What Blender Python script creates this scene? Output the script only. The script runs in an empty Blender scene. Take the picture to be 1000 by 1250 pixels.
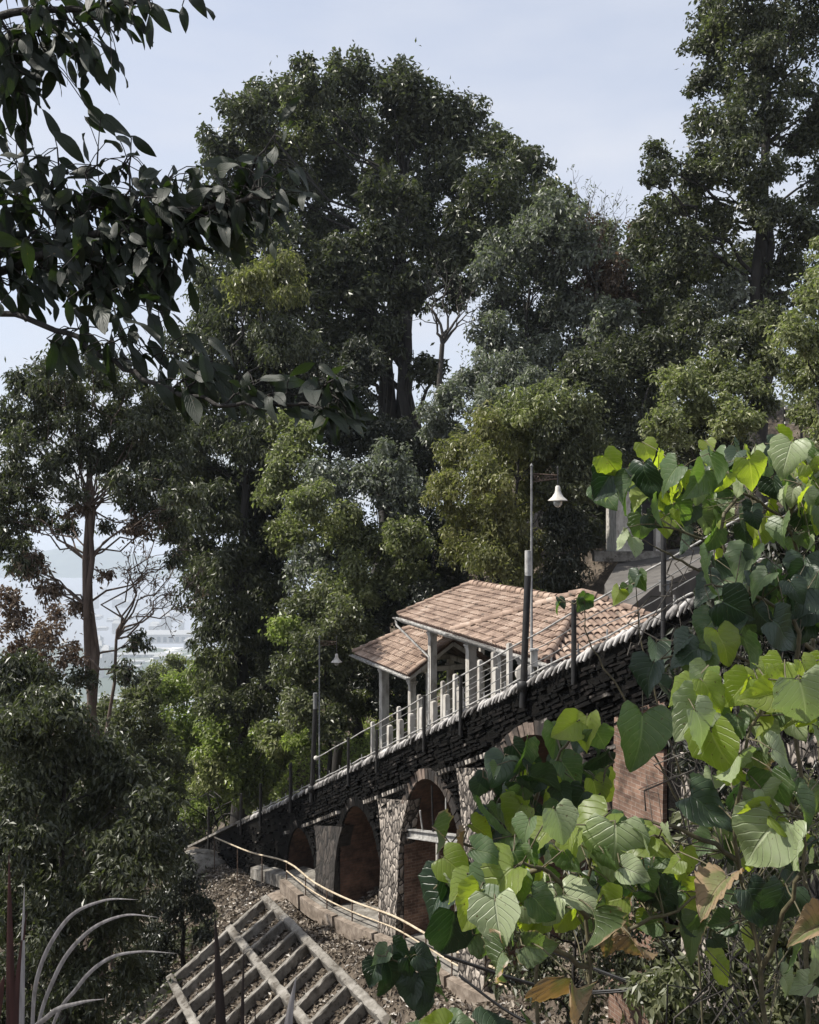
import bpy, math
import numpy as np
from math import radians, sin, cos, pi
from mathutils import Vector

# ------------------------------------------------------------------ camera, light, exposure
scene = bpy.context.scene
COL = scene.collection
F = 1080.0                                   # focal length in photo pixels (photo 1000 x 1250)
cam_d = bpy.data.cameras.new('camera'); cam = bpy.data.objects.new('camera', cam_d); COL.objects.link(cam)
cam_d.sensor_fit = 'VERTICAL'; cam_d.sensor_height = 24.0; cam_d.lens = 24.0 * F / 1250
cam.rotation_euler = (radians(90), 0, 0); cam_d.clip_start = 0.05; cam_d.clip_end = 20000
scene.camera = cam

SUN_AZ = np.array([-0.93, -0.02]); SUN_EL = 50.0
sd = np.array([SUN_AZ[0], SUN_AZ[1], 0.0]); sd /= np.linalg.norm(sd); sd = sd * cos(radians(SUN_EL)); sd[2] = sin(radians(SUN_EL))
sl = bpy.data.lights.new('sun', 'SUN'); sl.energy = 5.0; sl.angle = radians(0.5); sl.color = (1.0, 0.95, 0.87)
so = bpy.data.objects.new('sun', sl); COL.objects.link(so); so.location = (0, 0, 80)
so.rotation_euler = Vector(tuple(sd)).to_track_quat('Z', 'Y').to_euler()

w = bpy.data.worlds.new("World"); scene.world = w; w.use_nodes = True
nt = w.node_tree; nt.nodes.clear()
wo = nt.nodes.new('ShaderNodeOutputWorld'); bg = nt.nodes.new('ShaderNodeBackground'); bg.inputs['Strength'].default_value = 0.15
sk = nt.nodes.new('ShaderNodeTexSky'); sk.sky_type = 'NISHITA'; sk.sun_disc = False
sk.sun_elevation = radians(SUN_EL); sk.sun_rotation = math.atan2(sd[0], sd[1])
sk.air_density = 1.0; sk.dust_density = 3.0; sk.ozone_density = 1.6; sk.altitude = 700
# thin high cloud veil over the whole sky
tc = nt.nodes.new('ShaderNodeTexCoord'); mp = nt.nodes.new('ShaderNodeMapping'); mp.inputs['Scale'].default_value = (1.0, 1.0, 3.2)
nz = nt.nodes.new('ShaderNodeTexNoise'); nz.inputs['Scale'].default_value = 2.2; nz.inputs['Detail'].default_value = 6; nz.inputs['Roughness'].default_value = 0.5
cr = nt.nodes.new('ShaderNodeMapRange'); cr.inputs[1].default_value = 0.38; cr.inputs[2].default_value = 0.66; cr.inputs[3].default_value = 0.60; cr.inputs[4].default_value = 0.95
mx = nt.nodes.new('ShaderNodeMix'); mx.data_type = 'RGBA'; mx.inputs[7].default_value = (3.85, 4.02, 4.45, 1)
L = nt.links.new
L(tc.outputs['Generated'], mp.inputs[0]); L(mp.outputs[0], nz.inputs['Vector']); L(nz.outputs[0], cr.inputs[0])
L(cr.outputs[0], mx.inputs[0]); L(sk.outputs[0], mx.inputs[6]); L(mx.outputs[2], bg.inputs['Color']); L(bg.outputs[0], wo.inputs[0])

vs = scene.view_settings; vs.view_transform = 'Standard'; vs.look = 'None'; vs.gamma = 1.0; vs.exposure = 0.45; vs.use_curve_mapping = False
scene.cycles.max_bounces = 8; scene.cycles.diffuse_bounces = 3; scene.cycles.glossy_bounces = 2
scene.cycles.transmission_bounces = 4; scene.cycles.transparent_max_bounces = 8; scene.cycles.volume_bounces = 1
scene.cycles.use_denoising = True

# ------------------------------------------------------------------ helpers
def rng(seed): return np.random.default_rng(seed)
def at(px, py, Y): return np.array([(px - 500.0) / F * Y, Y, -(py - 625.0) / F * Y])
def unit(v): v = np.asarray(v, float); return v / (np.linalg.norm(v, axis=-1, keepdims=True) + 1e-12)

class MB:
    """collects quads / polygons as numpy blocks, links them as ONE mesh object"""
    def __init__(s): s.v = []; s.f = []; s.uv = []; s.n = 0; s.sm = []
    def add(s, verts, faces, uvs=None, smooth=False):
        verts = np.asarray(verts, float).reshape(-1, 3)
        k = s.n
        if isinstance(faces, np.ndarray): s.f.append((faces.astype(np.int64) + k)); cnt = len(faces)
        else:
            faces = list(faces); cnt = len(faces)
            for fc in faces: s.f.append(np.array([fc], np.int64) + k)
        s.sm.append(np.full(cnt, smooth)); s.v.append(verts); s.n += len(verts)
        s.uv.append(np.zeros((len(verts), 2)) if uvs is None else np.asarray(uvs, float).reshape(-1, 2))
    def box(s, c, ax, hs):
        """c centre, ax 3 unit axes rows, hs half sizes"""
        c = np.asarray(c, float); ax = np.asarray(ax, float)
        sg = np.array([[-1,-1,-1],[1,-1,-1],[1,1,-1],[-1,1,-1],[-1,-1,1],[1,-1,1],[1,1,1],[-1,1,1]], float)
        v = c + (sg * np.asarray(hs)) @ ax
        f = np.array([[0,3,2,1],[4,5,6,7],[0,1,5,4],[1,2,6,5],[2,3,7,6],[3,0,4,7]])
        if np.linalg.det(ax) < 0: f = f[:, ::-1]
        s.add(v, f)
    def bar(s, a, b, wd, ht, up=(0,0,1)):
        a = np.asarray(a, float); b = np.asarray(b, float); d = unit(b - a); r = unit(np.cross(d, up)); u = np.cross(r, d)
        s.box((a + b) / 2, [d, -r, u] if False else [r, d, u], [wd / 2, np.linalg.norm(b - a) / 2, ht / 2])
    def tube(s, pts, rad, n=8, cap=True, smooth=True):
        pts = np.asarray(pts, float); m = len(pts); rad = np.broadcast_to(np.asarray(rad, float), (m,))
        t = np.gradient(pts, axis=0); t = unit(t)
        ref = np.array([0, 0, 1.0]) if abs(t[0][2]) < 0.9 else np.array([1.0, 0, 0])
        N = unit(np.cross(t[0], ref)); rings = []
        a = np.linspace(0, 2 * pi, n, endpoint=False)
        for i in range(m):
            N = unit(N - np.dot(N, t[i]) * t[i]); B = np.cross(t[i], N)
            rings.append(pts[i] + rad[i] * (np.cos(a)[:, None] * N + np.sin(a)[:, None] * B))
        v = np.concatenate(rings); i0 = np.arange(n); i1 = (i0 + 1) % n
        f = np.concatenate([np.stack([k*n+i0, k*n+i1, (k+1)*n+i1, (k+1)*n+i0], 1) for k in range(m - 1)])
        ln = np.r_[0, np.cumsum(np.linalg.norm(np.diff(pts, axis=0), axis=1))]
        uv = np.stack([np.tile(a / (2*pi), m), np.repeat(ln, n)], 1)
        s.add(v, f, uv, smooth)
        if cap: s.add(rings[0], [tuple(range(n))[::-1]]); s.add(rings[-1], [tuple(range(n))])
    def lathe(s, c, prof, n=20, smooth=True):
        c = np.asarray(c, float); a = np.linspace(0, 2*pi, n, endpoint=False); m = len(prof)
        v = np.concatenate([c + np.stack([r*np.cos(a), r*np.sin(a), np.full(n, z)], 1) for r, z in prof])
        i0 = np.arange(n); i1 = (i0+1) % n
        f = np.concatenate([np.stack([k*n+i0, k*n+i1, (k+1)*n+i1, (k+1)*n+i0], 1) for k in range(m-1)])
        s.add(v, f, None, smooth)
    def build(s, name, mat, parent=None):
        me = bpy.data.meshes.new(name)
        V = np.concatenate(s.v); me.vertices.add(len(V)); me.vertices.foreach_set('co', V.ravel().astype(np.float32))
        loops = np.concatenate([f.ravel() for f in s.f]); tot = np.concatenate([np.full(len(f), f.shape[1]) for f in s.f])
        st = np.r_[0, np.cumsum(tot)[:-1]]
        me.loops.add(len(loops)); me.loops.foreach_set('vertex_index', loops.astype(np.int32))
        me.polygons.add(len(tot)); me.polygons.foreach_set('loop_start', st.astype(np.int32))
        me.polygons.foreach_set('use_smooth', np.concatenate(s.sm))
        UV = np.concatenate(s.uv)
        ul = me.uv_layers.new(name='UVMap'); ul.data.foreach_set('uv', UV[loops].ravel().astype(np.float32))
        me.update(calc_edges=True); me.validate()
        if mat: me.materials.append(mat)
        o = bpy.data.objects.new(name, me); COL.objects.link(o)
        if parent is not None:
            o.parent = parent
            if parent.type == 'EMPTY' or True:
                off = world_loc(parent)
                if off.any():
                    me.vertices.foreach_set('co', (V - off).ravel().astype(np.float32)); me.update()
        return o
def world_loc(o):
    p = np.zeros(3)
    while o is not None: p = p + np.array(o.location); o = o.parent
    return p
def tag(o, label=None, cat=None, group=None, kind=None):
    if label: o['label'] = label
    if cat: o['category'] = cat
    if group: o['group'] = group
    if kind: o['kind'] = kind
    return o
def empty(name, loc, label, cat, group=None):
    o = bpy.data.objects.new(name, None); COL.objects.link(o); o.location = tuple(float(q) for q in loc); o.empty_display_size = 0.3
    return tag(o, label, cat, group)
def copy_tree(o, parent=None):
    c = o.copy(); COL.objects.link(c); c.parent = parent
    for k in [q for q in bpy.data.objects if q.parent == o]: copy_tree(k, c)
    return c

# ------------------------------------------------------------------ materials
def new_mat(name):
    m = bpy.data.materials.new(name); m.use_nodes = True; n = m.node_tree; n.nodes.clear()
    out = n.nodes.new('ShaderNodeOutputMaterial'); return m, n, out
def ramp(n, stops):
    r = n.nodes.new('ShaderNodeValToRGB'); e = r.color_ramp.elements
    while len(e) > 1: e.remove(e[-1])
    e[0].position = stops[0][0]; e[0].color = (*stops[0][1], 1)
    for p, c in stops[1:]:
        x = e.new(p); x.color = (*c, 1)
    return r
def node(n, t, **kw):
    x = n.nodes.new(t)
    for k, v in kw.items():
        if k in x.inputs: x.inputs[k].default_value = v
        else: setattr(x, k, v)
    return x
def mathn(n, op, a=None, b=None, c=None):
    x = n.nodes.new('ShaderNodeMath'); x.operation = op
    for i, q in enumerate((a, b, c)):
        if q is None: continue
        if isinstance(q, (int, float)): x.inputs[i].default_value = q
        else: n.links.new(q, x.inputs[i])
    return x.outputs[0]
def mixc(n, fac, a, b, mode='MIX'):
    x = n.nodes.new('ShaderNodeMix'); x.data_type = 'RGBA'; x.blend_type = mode
    for i, q in ((0, fac), (6, a), (7, b)):
        if isinstance(q, (int, float)): x.inputs[i].default_value = q
        elif isinstance(q, tuple): x.inputs[i].default_value = (*q, 1)
        else: n.links.new(q, x.inputs[i])
    return x.outputs[2]

def rough_mat(name, stops, scale=3.0, rough=0.85, bump=0.5, bscale=20.0, detail=8, metal=0.0, bd=0.02, stretch=(1,1,1), spots=None, island=0.0, spec=0.5):
    m, n, out = new_mat(name); l = n.links.new
    t = node(n, 'ShaderNodeTexCoord'); mpn = node(n, 'ShaderNodeMapping'); mpn.inputs['Scale'].default_value = stretch
    l(t.outputs['Object'], mpn.inputs[0])
    a = node(n, 'ShaderNodeTexNoise', Scale=scale, Detail=detail, Roughness=0.62); l(mpn.outputs[0], a.inputs['Vector'])
    r = ramp(n, stops); 
    if island:
        g = node(n, 'ShaderNodeNewGeometry')
        v = mathn(n, 'ADD', a.outputs[0], mathn(n, 'MULTIPLY', mathn(n, 'SUBTRACT', g.outputs['Random Per Island'], 0.5), island)); l(v, r.inputs[0])
    else: l(a.outputs[0], r.inputs[0])
    colr = r.outputs[0]
    if spots:
        b2 = node(n, 'ShaderNodeTexNoise', Scale=spots[0], Detail=6.0, Roughness=0.7); l(mpn.outputs[0], b2.inputs['Vector'])
        mr = node(n, 'ShaderNodeMapRange'); mr.inputs[1].default_value = spots[1]; mr.inputs[2].default_value = spots[1] + 0.07; l(b2.outputs[0], mr.inputs[0])
        colr = mixc(n, mr.outputs[0], colr, spots[2])
    p = node(n, 'ShaderNodeBsdfPrincipled', Roughness=rough, Metallic=metal); p.inputs['Specular IOR Level'].default_value = spec; l(colr, p.inputs['Base Color'])
    b = node(n, 'ShaderNodeTexNoise', Scale=bscale, Detail=6.0, Roughness=0.65); l(mpn.outputs[0], b.inputs['Vector'])
    bp = node(n, 'ShaderNodeBump', Strength=bump, Distance=bd); l(b.outputs[0], bp.inputs['Height']); l(bp.outputs[0], p.inputs['Normal'])
    l(p.outputs[0], out.inputs[0]); return m

def leaf_mat(name, cols, transl=0.35, rough=0.40, nscale=0.35, spec=0.5, tcol=None):
    """small leaves: each leaf island its own tone, whole twigs vary too"""
    m, n, out = new_mat(name); l = n.links.new
    g = node(n, 'ShaderNodeNewGeometry'); t = node(n, 'ShaderNodeTexCoord')
    a = node(n, 'ShaderNodeTexNoise', Scale=nscale, Detail=3.0); l(t.outputs['Object'], a.inputs['Vector'])
    v = mathn(n, 'ADD', mathn(n, 'MULTIPLY', g.outputs['Random Per Island'], 0.55), mathn(n, 'MULTIPLY', mathn(n, 'SUBTRACT', a.outputs[0], 0.28), 1.0))
    k = len(cols) - 1
    r = ramp(n, [(i / k * 0.9 + 0.05, c) for i, c in enumerate(cols)]); l(v, r.inputs[0])
    p = node(n, 'ShaderNodeBsdfPrincipled', Roughness=rough); p.inputs['Specular IOR Level'].default_value = spec; l(r.outputs[0], p.inputs['Base Color'])
    tr = node(n, 'ShaderNodeBsdfTranslucent')
    tcx = mixc(n, 1.0, r.outputs[0], tcol or (1.4, 1.7, 0.75), 'MULTIPLY'); l(tcx, tr.inputs[0])
    mxs = node(n, 'ShaderNodeMixShader'); mxs.inputs[0].default_value = transl; l(p.outputs[0], mxs.inputs[1]); l(tr.outputs[0], mxs.inputs[2])
    l(mxs.outputs[0], out.inputs[0]); return m

def big_leaf_mat(name, dark, light, vein, tcol, nveins=7.0, slope=0.4, transl=0.4, rough=0.42, brown=None, vstr=0.55):
    m, n, out = new_mat(name); l = n.links.new
    g = node(n, 'ShaderNodeNewGeometry'); uvn = node(n, 'ShaderNodeUVMap'); uvn.uv_map = 'UVMap'
    sx = node(n, 'ShaderNodeSeparateXYZ'); l(uvn.outputs[0], sx.inputs[0]); u = sx.outputs[0]; v = sx.outputs[1]
    t = node(n, 'ShaderNodeTexCoord'); a = node(n, 'ShaderNodeTexNoise', Scale=14.0, Detail=5.0); l(t.outputs['Object'], a.inputs['Vector'])
    au = mathn(n, 'ABSOLUTE', u)
    ph = mathn(n, 'FRACT', mathn(n, 'MULTIPLY', mathn(n, 'SUBTRACT', v, mathn(n, 'MULTIPLY', au, slope)), nveins))
    dv = mathn(n, 'ABSOLUTE', mathn(n, 'SUBTRACT', ph, 0.5))                       # 0.5 at the vein
    side = node(n, 'ShaderNodeMapRange'); side.inputs[1].default_value = 0.40; side.inputs[2].default_value = 0.5; l(dv, side.inputs[0])
    mid = node(n, 'ShaderNodeMapRange'); mid.inputs[1].default_value = 0.06; mid.inputs[2].default_value = 0.015; l(au, mid.inputs[0])
    vm = mathn(n, 'MAXIMUM', mathn(n, 'MULTIPLY', side.outputs[0], 0.6), mid.outputs[0])
    tone = mathn(n, 'ADD', mathn(n, 'MULTIPLY', g.outputs['Random Per Island'], 0.75), mathn(n, 'MULTIPLY', mathn(n, 'SUBTRACT', a.outputs[0], 0.4), 0.8))
    base = mixc(n, tone, dark, light)
    if brown:
        b2 = node(n, 'ShaderNodeTexNoise', Scale=9.0, Detail=4.0); l(t.outputs['Object'], b2.inputs['Vector'])
        e = mathn(n, 'ADD', mathn(n, 'MULTIPLY', mathn(n, 'MULTIPLY', au, au), 0.55), mathn(n, 'MULTIPLY', b2.outputs[0], 0.8))
        mr = node(n, 'ShaderNodeMapRange'); mr.inputs[1].default_value = brown[1]; mr.inputs[2].default_value = brown[1] + 0.12; l(e, mr.inputs[0])
        base = mixc(n, mr.outputs[0], base, brown[0])
    sp_ = node(n, 'ShaderNodeTexNoise', Scale=70.0, Detail=2.0); l(t.outputs['Object'], sp_.inputs['Vector'])
    ms = node(n, 'ShaderNodeMapRange'); ms.inputs[1].default_value = .70; ms.inputs[2].default_value = .74; l(sp_.outputs[0], ms.inputs[0])
    du = node(n, 'ShaderNodeTexNoise', Scale=22.0, Detail=6.0, Roughness=.7); l(t.outputs['Object'], du.inputs['Vector'])
    md = node(n, 'ShaderNodeMapRange'); md.inputs[1].default_value = .50; md.inputs[2].default_value = .75; md.inputs[4].default_value = .45; l(du.outputs[0], md.inputs[0])
    base = mixc(n, md.outputs[0], base, (.24, .25, .18)) if dark[1] > .05 else base
    base = mixc(n, ms.outputs[0], base, (.10, .065, .03))
    colr = mixc(n, mathn(n, 'MULTIPLY', vm, vstr), base, vein)
    p = node(n, 'ShaderNodeBsdfPrincipled', Roughness=rough); p.inputs['Specular IOR Level'].default_value = 0.5; l(colr, p.inputs['Base Color'])
    hgt = mathn(n, 'ADD', mathn(n, 'MULTIPLY', vm, -0.6), mathn(n, 'MULTIPLY', a.outputs[0], 0.35))
    bp = node(n, 'ShaderNodeBump', Strength=0.9, Distance=0.007); l(hgt, bp.inputs['Height']); l(bp.outputs[0], p.inputs['Normal'])
    tr = node(n, 'ShaderNodeBsdfTranslucent'); l(mixc(n, 1.0, colr, tcol, 'MULTIPLY'), tr.inputs[0])
    mxs = node(n, 'ShaderNodeMixShader'); mxs.inputs[0].default_value = transl; l(p.outputs[0], mxs.inputs[1]); l(tr.outputs[0], mxs.inputs[2])
    l(mxs.outputs[0], out.inputs[0]); return m

M = {}
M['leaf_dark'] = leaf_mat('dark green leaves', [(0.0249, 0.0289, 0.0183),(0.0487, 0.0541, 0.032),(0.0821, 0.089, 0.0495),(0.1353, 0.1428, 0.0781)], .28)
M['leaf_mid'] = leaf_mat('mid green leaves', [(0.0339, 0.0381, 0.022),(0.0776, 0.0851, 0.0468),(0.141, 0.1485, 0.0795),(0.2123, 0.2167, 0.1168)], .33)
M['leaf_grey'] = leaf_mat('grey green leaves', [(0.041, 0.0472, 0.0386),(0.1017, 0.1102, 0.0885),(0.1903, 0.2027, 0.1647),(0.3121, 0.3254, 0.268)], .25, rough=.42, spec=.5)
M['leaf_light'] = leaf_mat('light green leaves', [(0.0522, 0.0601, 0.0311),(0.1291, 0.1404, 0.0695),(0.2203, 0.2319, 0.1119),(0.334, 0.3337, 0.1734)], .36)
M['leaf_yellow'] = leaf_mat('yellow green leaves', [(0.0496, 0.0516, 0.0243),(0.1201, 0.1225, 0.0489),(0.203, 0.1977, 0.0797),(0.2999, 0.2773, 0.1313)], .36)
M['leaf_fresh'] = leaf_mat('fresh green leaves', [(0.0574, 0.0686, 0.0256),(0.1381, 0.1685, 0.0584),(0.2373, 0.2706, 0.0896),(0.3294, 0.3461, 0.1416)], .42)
M['leaf_brown'] = leaf_mat('dry brown leaves', [(.05,.032,.020),(.105,.070,.046),(.17,.125,.085),(.24,.19,.14)], .25, tcol=(1.2,1.0,.7))
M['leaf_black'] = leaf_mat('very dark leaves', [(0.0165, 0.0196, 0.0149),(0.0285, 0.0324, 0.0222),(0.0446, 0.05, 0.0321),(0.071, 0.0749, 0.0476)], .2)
M['litter'] = leaf_mat('fallen leaf litter', [(.035,.027,.019),(.085,.067,.050),(.20,.165,.125),(.46,.41,.345)], .1, nscale=1.2, tcol=(1,1,.9))
M['bark'] = rough_mat('grey bark', [(.3,(.030,.026,.022)),(.55,(.075,.066,.056)),(.75,(.15,.135,.115))], 2.5, .9, .8, 14, stretch=(1,1,.25), bd=.04)
M['bark_dark'] = rough_mat('dark bark', [(.3,(.014,.012,.010)),(.6,(.035,.031,.027)),(.8,(.07,.062,.054))], 2.5, .9, .8, 14, stretch=(1,1,.25), bd=.04)
M['bark_brown'] = rough_mat('reddish brown bark', [(.3,(.05,.034,.026)),(.55,(.12,.088,.068)),(.75,(.20,.155,.125))], 2.5, .9, .8, 14, stretch=(1,1,.25), bd=.04)
M['twig'] = rough_mat('green brown twig', [(.3,(.05,.045,.025)),(.7,(.13,.11,.06))], 20, .7, .3, 60, bd=.002)
M['white'] = rough_mat('weathered white paint', [(.35,(.26,.235,.205)),(.5,(.46,.435,.39)),(.7,(.60,.575,.53))], 4, .6, .3, 30, bd=.004, stretch=(1,1,.5))
M['pale_metal'] = rough_mat('pale worn metal', [(.35,(.17,.165,.155)),(.6,(.44,.43,.41))], 6, .45, .2, 40, bd=.003)
M['dark_metal'] = rough_mat('dark painted metal', [(.35,(.008,.008,.008)),(.7,(.028,.026,.025))], 6, .5, .3, 50, bd=.002)
M['grey_metal'] = rough_mat('grey metal', [(.35,(.10,.10,.10)),(.7,(.22,.22,.215))], 6, .5, .2, 40, bd=.002)
M['rust'] = rough_mat('rusty iron', [(.35,(.05,.032,.024)),(.7,(.16,.105,.075))], 12, .8, .5, 60, bd=.003)
M['gold_pipe'] = rough_mat('cream painted pipe', [(.35,(.34,.27,.18)),(.7,(.62,.53,.40))], 5, .5, .2, 40, bd=.003)
M['tile'] = rough_mat('clay roof tile', [(.25,(.10,.065,.05)),(.42,(.21,.145,.108)),(.58,(.36,.262,.20)),(.80,(.50,.42,.35))], 1.6, .85, .5, 30, island=.16, spots=(4.0,.58,(.11,.09,.07)), bd=.006)
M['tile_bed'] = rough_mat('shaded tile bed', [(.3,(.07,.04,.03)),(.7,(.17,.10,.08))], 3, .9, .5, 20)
M['concrete'] = rough_mat('old concrete', [(.3,(.07,.062,.052)),(.5,(.20,.185,.16)),(.7,(.36,.34,.31))], 3.2, .9, .6, 26, spots=(1.6,.52,(.075,.065,.052)), bd=.012)
M['kerb'] = rough_mat('brown stained concrete', [(.3,(.09,.07,.052)),(.5,(.20,.16,.125)),(.7,(.33,.28,.23))], 4, .9, .6, 26, bd=.012)
M['coping'] = rough_mat('whitened coping stone', [(.32,(.06,.056,.052)),(.46,(.20,.19,.18)),(.7,(.46,.44,.42))], 5, .8, .6, 30, island=.5, bd=.01)
M['black_stone'] = rough_mat('blackened stone', [(.30,(.003,.003,.0028)),(.62,(.006,.0055,.005)),(.78,(.014,.012,.011)),(.90,(.20,.18,.16))], 3.5, .85, .9, 22, island=.50, bd=.03, spec=.12)  # black stone; shade on the wall face also put into this low colour
M['wall_core'] = rough_mat('black mossy masonry', [(.35,(.004,.004,.0035)),(.65,(.010,.009,.008)),(.85,(.03,.026,.021))], 2.4, .9, 1.0, 16, bd=.05, spec=.1)  # mossy black wall, with some of its shade put into the colour
M['shaded_paving'] = rough_mat('shaded pale concrete paving', [(.3,(.06,.055,.05)),(.7,(.13,.12,.108))], 1.2, .9, .4, 40)  # shade on the terrace put into a darker paving colour
M['cable'] = rough_mat('black rubber cable', [(.3,(.010,.010,.010)),(.7,(.03,.03,.03))], 6, .5, .1, 40)

def masonry(name, stone_a, stone_b, joint, scale, stretch, jw=0.07):
    m, n, out = new_mat(name); l = n.links.new
    t = node(n, 'ShaderNodeTexCoord'); mpn = node(n, 'ShaderNodeMapping'); mpn.inputs['Scale'].default_value = stretch; l(t.outputs['Object'], mpn.inputs[0])
    wn = node(n, 'ShaderNodeTexNoise', Scale=4.0, Detail=4.0); l(mpn.outputs[0], wn.inputs['Vector'])
    wv = node(n, 'ShaderNodeMix'); wv.data_type = 'VECTOR'; wv.inputs[0].default_value = .12; l(mpn.outputs[0], wv.inputs[4]); l(wn.outputs['Color'], wv.inputs[5])
    vo = node(n, 'ShaderNodeTexVoronoi', Scale=scale); vo.feature = 'DISTANCE_TO_EDGE'; l(wv.outputs[1], vo.inputs['Vector'])
    vc = node(n, 'ShaderNodeTexVoronoi', Scale=scale); l(wv.outputs[1], vc.inputs['Vector'])
    sp = node(n, 'ShaderNodeSeparateColor'); l(vc.outputs['Color'], sp.inputs[0])
    nn = node(n, 'ShaderNodeTexNoise', Scale=9.0, Detail=8.0); l(t.outputs['Object'], nn.inputs['Vector'])
    cst = mixc(n, mathn(n, 'ADD', mathn(n, 'MULTIPLY', sp.outputs[0], .8), mathn(n, 'MULTIPLY', mathn(n, 'SUBTRACT', nn.outputs[0], .45), 1.2)), stone_a, stone_b)
    mr = node(n, 'ShaderNodeMapRange'); mr.inputs[1].default_value = jw * .5; mr.inputs[2].default_value = jw; l(vo.outputs[0], mr.inputs[0])
    colr = mixc(n, mr.outputs[0], joint, cst)
    p = node(n, 'ShaderNodeBsdfPrincipled', Roughness=.85); l(colr, p.inputs['Base Color'])
    h = mathn(n, 'ADD', mathn(n, 'MINIMUM', mathn(n, 'MULTIPLY', vo.outputs[0], 4.0), 1.0), mathn(n, 'MULTIPLY', nn.outputs[0], .6))
    bp = node(n, 'ShaderNodeBump', Strength=.9, Distance=.04); l(h, bp.inputs['Height']); l(bp.outputs[0], p.inputs['Normal'])
    l(p.outputs[0], out.inputs[0]); return m
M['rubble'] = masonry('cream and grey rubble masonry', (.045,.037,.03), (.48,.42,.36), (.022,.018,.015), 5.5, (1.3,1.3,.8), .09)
M['rubble_dark'] = masonry('dim rubble masonry', (.006,.005,.0045), (.075,.062,.052), (.02,.017,.014), 3.4, (1.4,1.4,.7), .10)  # darker copy of the rubble, tree shade on the left pier in its colour

def brickmat(name, c1, c2, cm, scale=3.0, uv=False):
    m, n, out = new_mat(name); l = n.links.new
    t = node(n, 'ShaderNodeTexCoord'); b = n.nodes.new('ShaderNodeTexBrick')
    b.inputs['Scale'].default_value = scale; b.inputs['Color1'].default_value = (*c1, 1); b.inputs['Color2'].default_value = (*c2, 1); b.inputs['Mortar'].default_value = (*cm, 1)
    b.inputs['Mortar Size'].default_value = .018; b.inputs['Brick Width'].default_value = .7; b.inputs['Row Height'].default_value = .25
    l(t.outputs['UV'], b.inputs['Vector'])
    nn = node(n, 'ShaderNodeTexNoise', Scale=2.2, Detail=9.0, Roughness=.7); l(t.outputs['Object'], nn.inputs['Vector'])
    rr = ramp(n, [(.35, (.25,.23,.21)), (.6, (1,1,1)), (.8, (1.4,1.35,1.3))]); l(nn.outputs[0], rr.inputs[0])
    colr = mixc(n, 1.0, b.outputs[0], rr.outputs[0], 'MULTIPLY')
    p = node(n, 'ShaderNodeBsdfPrincipled', Roughness=.88); l(colr, p.inputs['Base Color'])
    h = mathn(n, 'ADD', mathn(n, 'MULTIPLY', b.outputs[1], -1.0), mathn(n, 'MULTIPLY', nn.outputs[0], .5))
    bp = node(n, 'ShaderNodeBump', Strength=.8, Distance=.02); l(h, bp.inputs['Height']); l(bp.outputs[0], p.inputs['Normal'])
    l(p.outputs[0], out.inputs[0]); return m
M['brick_shaded'] = brickmat('shaded brick lining', (.16,.085,.055), (.10,.055,.038), (.12,.09,.07))  # darker copy of the brick, recess shade put into its colour
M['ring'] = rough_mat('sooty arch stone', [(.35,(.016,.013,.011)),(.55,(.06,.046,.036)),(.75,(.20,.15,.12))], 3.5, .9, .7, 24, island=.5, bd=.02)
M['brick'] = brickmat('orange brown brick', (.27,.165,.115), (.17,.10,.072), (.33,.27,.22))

# ------------------------------------------------------------------ the slope line of the bridge
BA = np.array([2.61, 19.5]); BD = unit(np.array([-5.85, 11.5])); BN = np.array([BD[1], -BD[0]]); BSL = 0.451; BZ0 = -3.74
def deck_z(s): return BZ0 - BSL * s
def BP(s, n, dz=0.0):
    p = BA + BD * s + BN * n; return np.array([p[0], p[1], deck_z(s) + dz])
def s_of_px(px):
    k = (px - 500) / F; return 12.9 * (2.61 - k * 19.5) / (5.85 + 11.5 * k)
def slope_pt(P): return np.array(P)

# ------------------------------------------------------------------ terrain
G1 = at(325, 1100, 30.0); G2 = at(470, 1250, 21.5); G3 = at(150, 1250, 26.0)
GU = unit(G2 - G1); GV = unit((G3 - G1) - np.dot(G3 - G1, GU) * GU * 0); GN = unit(np.cross(GU, GV)); GN = GN if GN[2] > 0 else -GN
front_c = np.array([
 (0,0,-1.75),(-3,0,-2.2),(3,0,-1.6),(-6,-8,0),(6,-8,2),(0,-12,2),(0,4,-4.4),(-3,4,-5),(3,4,-3.6),(-1,8,-7.8),(2,8,-6.8),(0,13,-10.4),(3,13,-9.6),(-5,10,-9.5),
 (1.4,17,-10.9),(3.5,16,-9.6),(6,12,-5.5),(6,7,-3.6),(9,12,-3.2),(8,5,-2.0),(12,10,-.5),
 (-9.26,42,-16.5),(-6.9,38,-15.75),(-4.7,34,-14.5),(-3.25,30.5,-13.85),(-1.8,27.5,-13.15),(-.46,25,-12.4),(.43,23,-12.0),(1.4,21.5,-11.7),
 (0,29.5,-12.4),(1.6,26,-11.7),(-2.4,34,-13.4),(3.2,23,-11.2),(4.5,19,-9.2),
 (-13.5,51.2,-20.1),(-10.5,45.5,-17.6),(-12,42,-18.4),(-9,36,-17.3),(-9.5,30,-17.2),(-8,18,-13.5),(-11,25,-17),(-14,35,-20),(-20,30,-25),(-12,10,-10),(-20,12,-15),(-30,30,-33),(-25,50,-36),
 (-16,55,-24),(-20,60,-32)], float)
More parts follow.
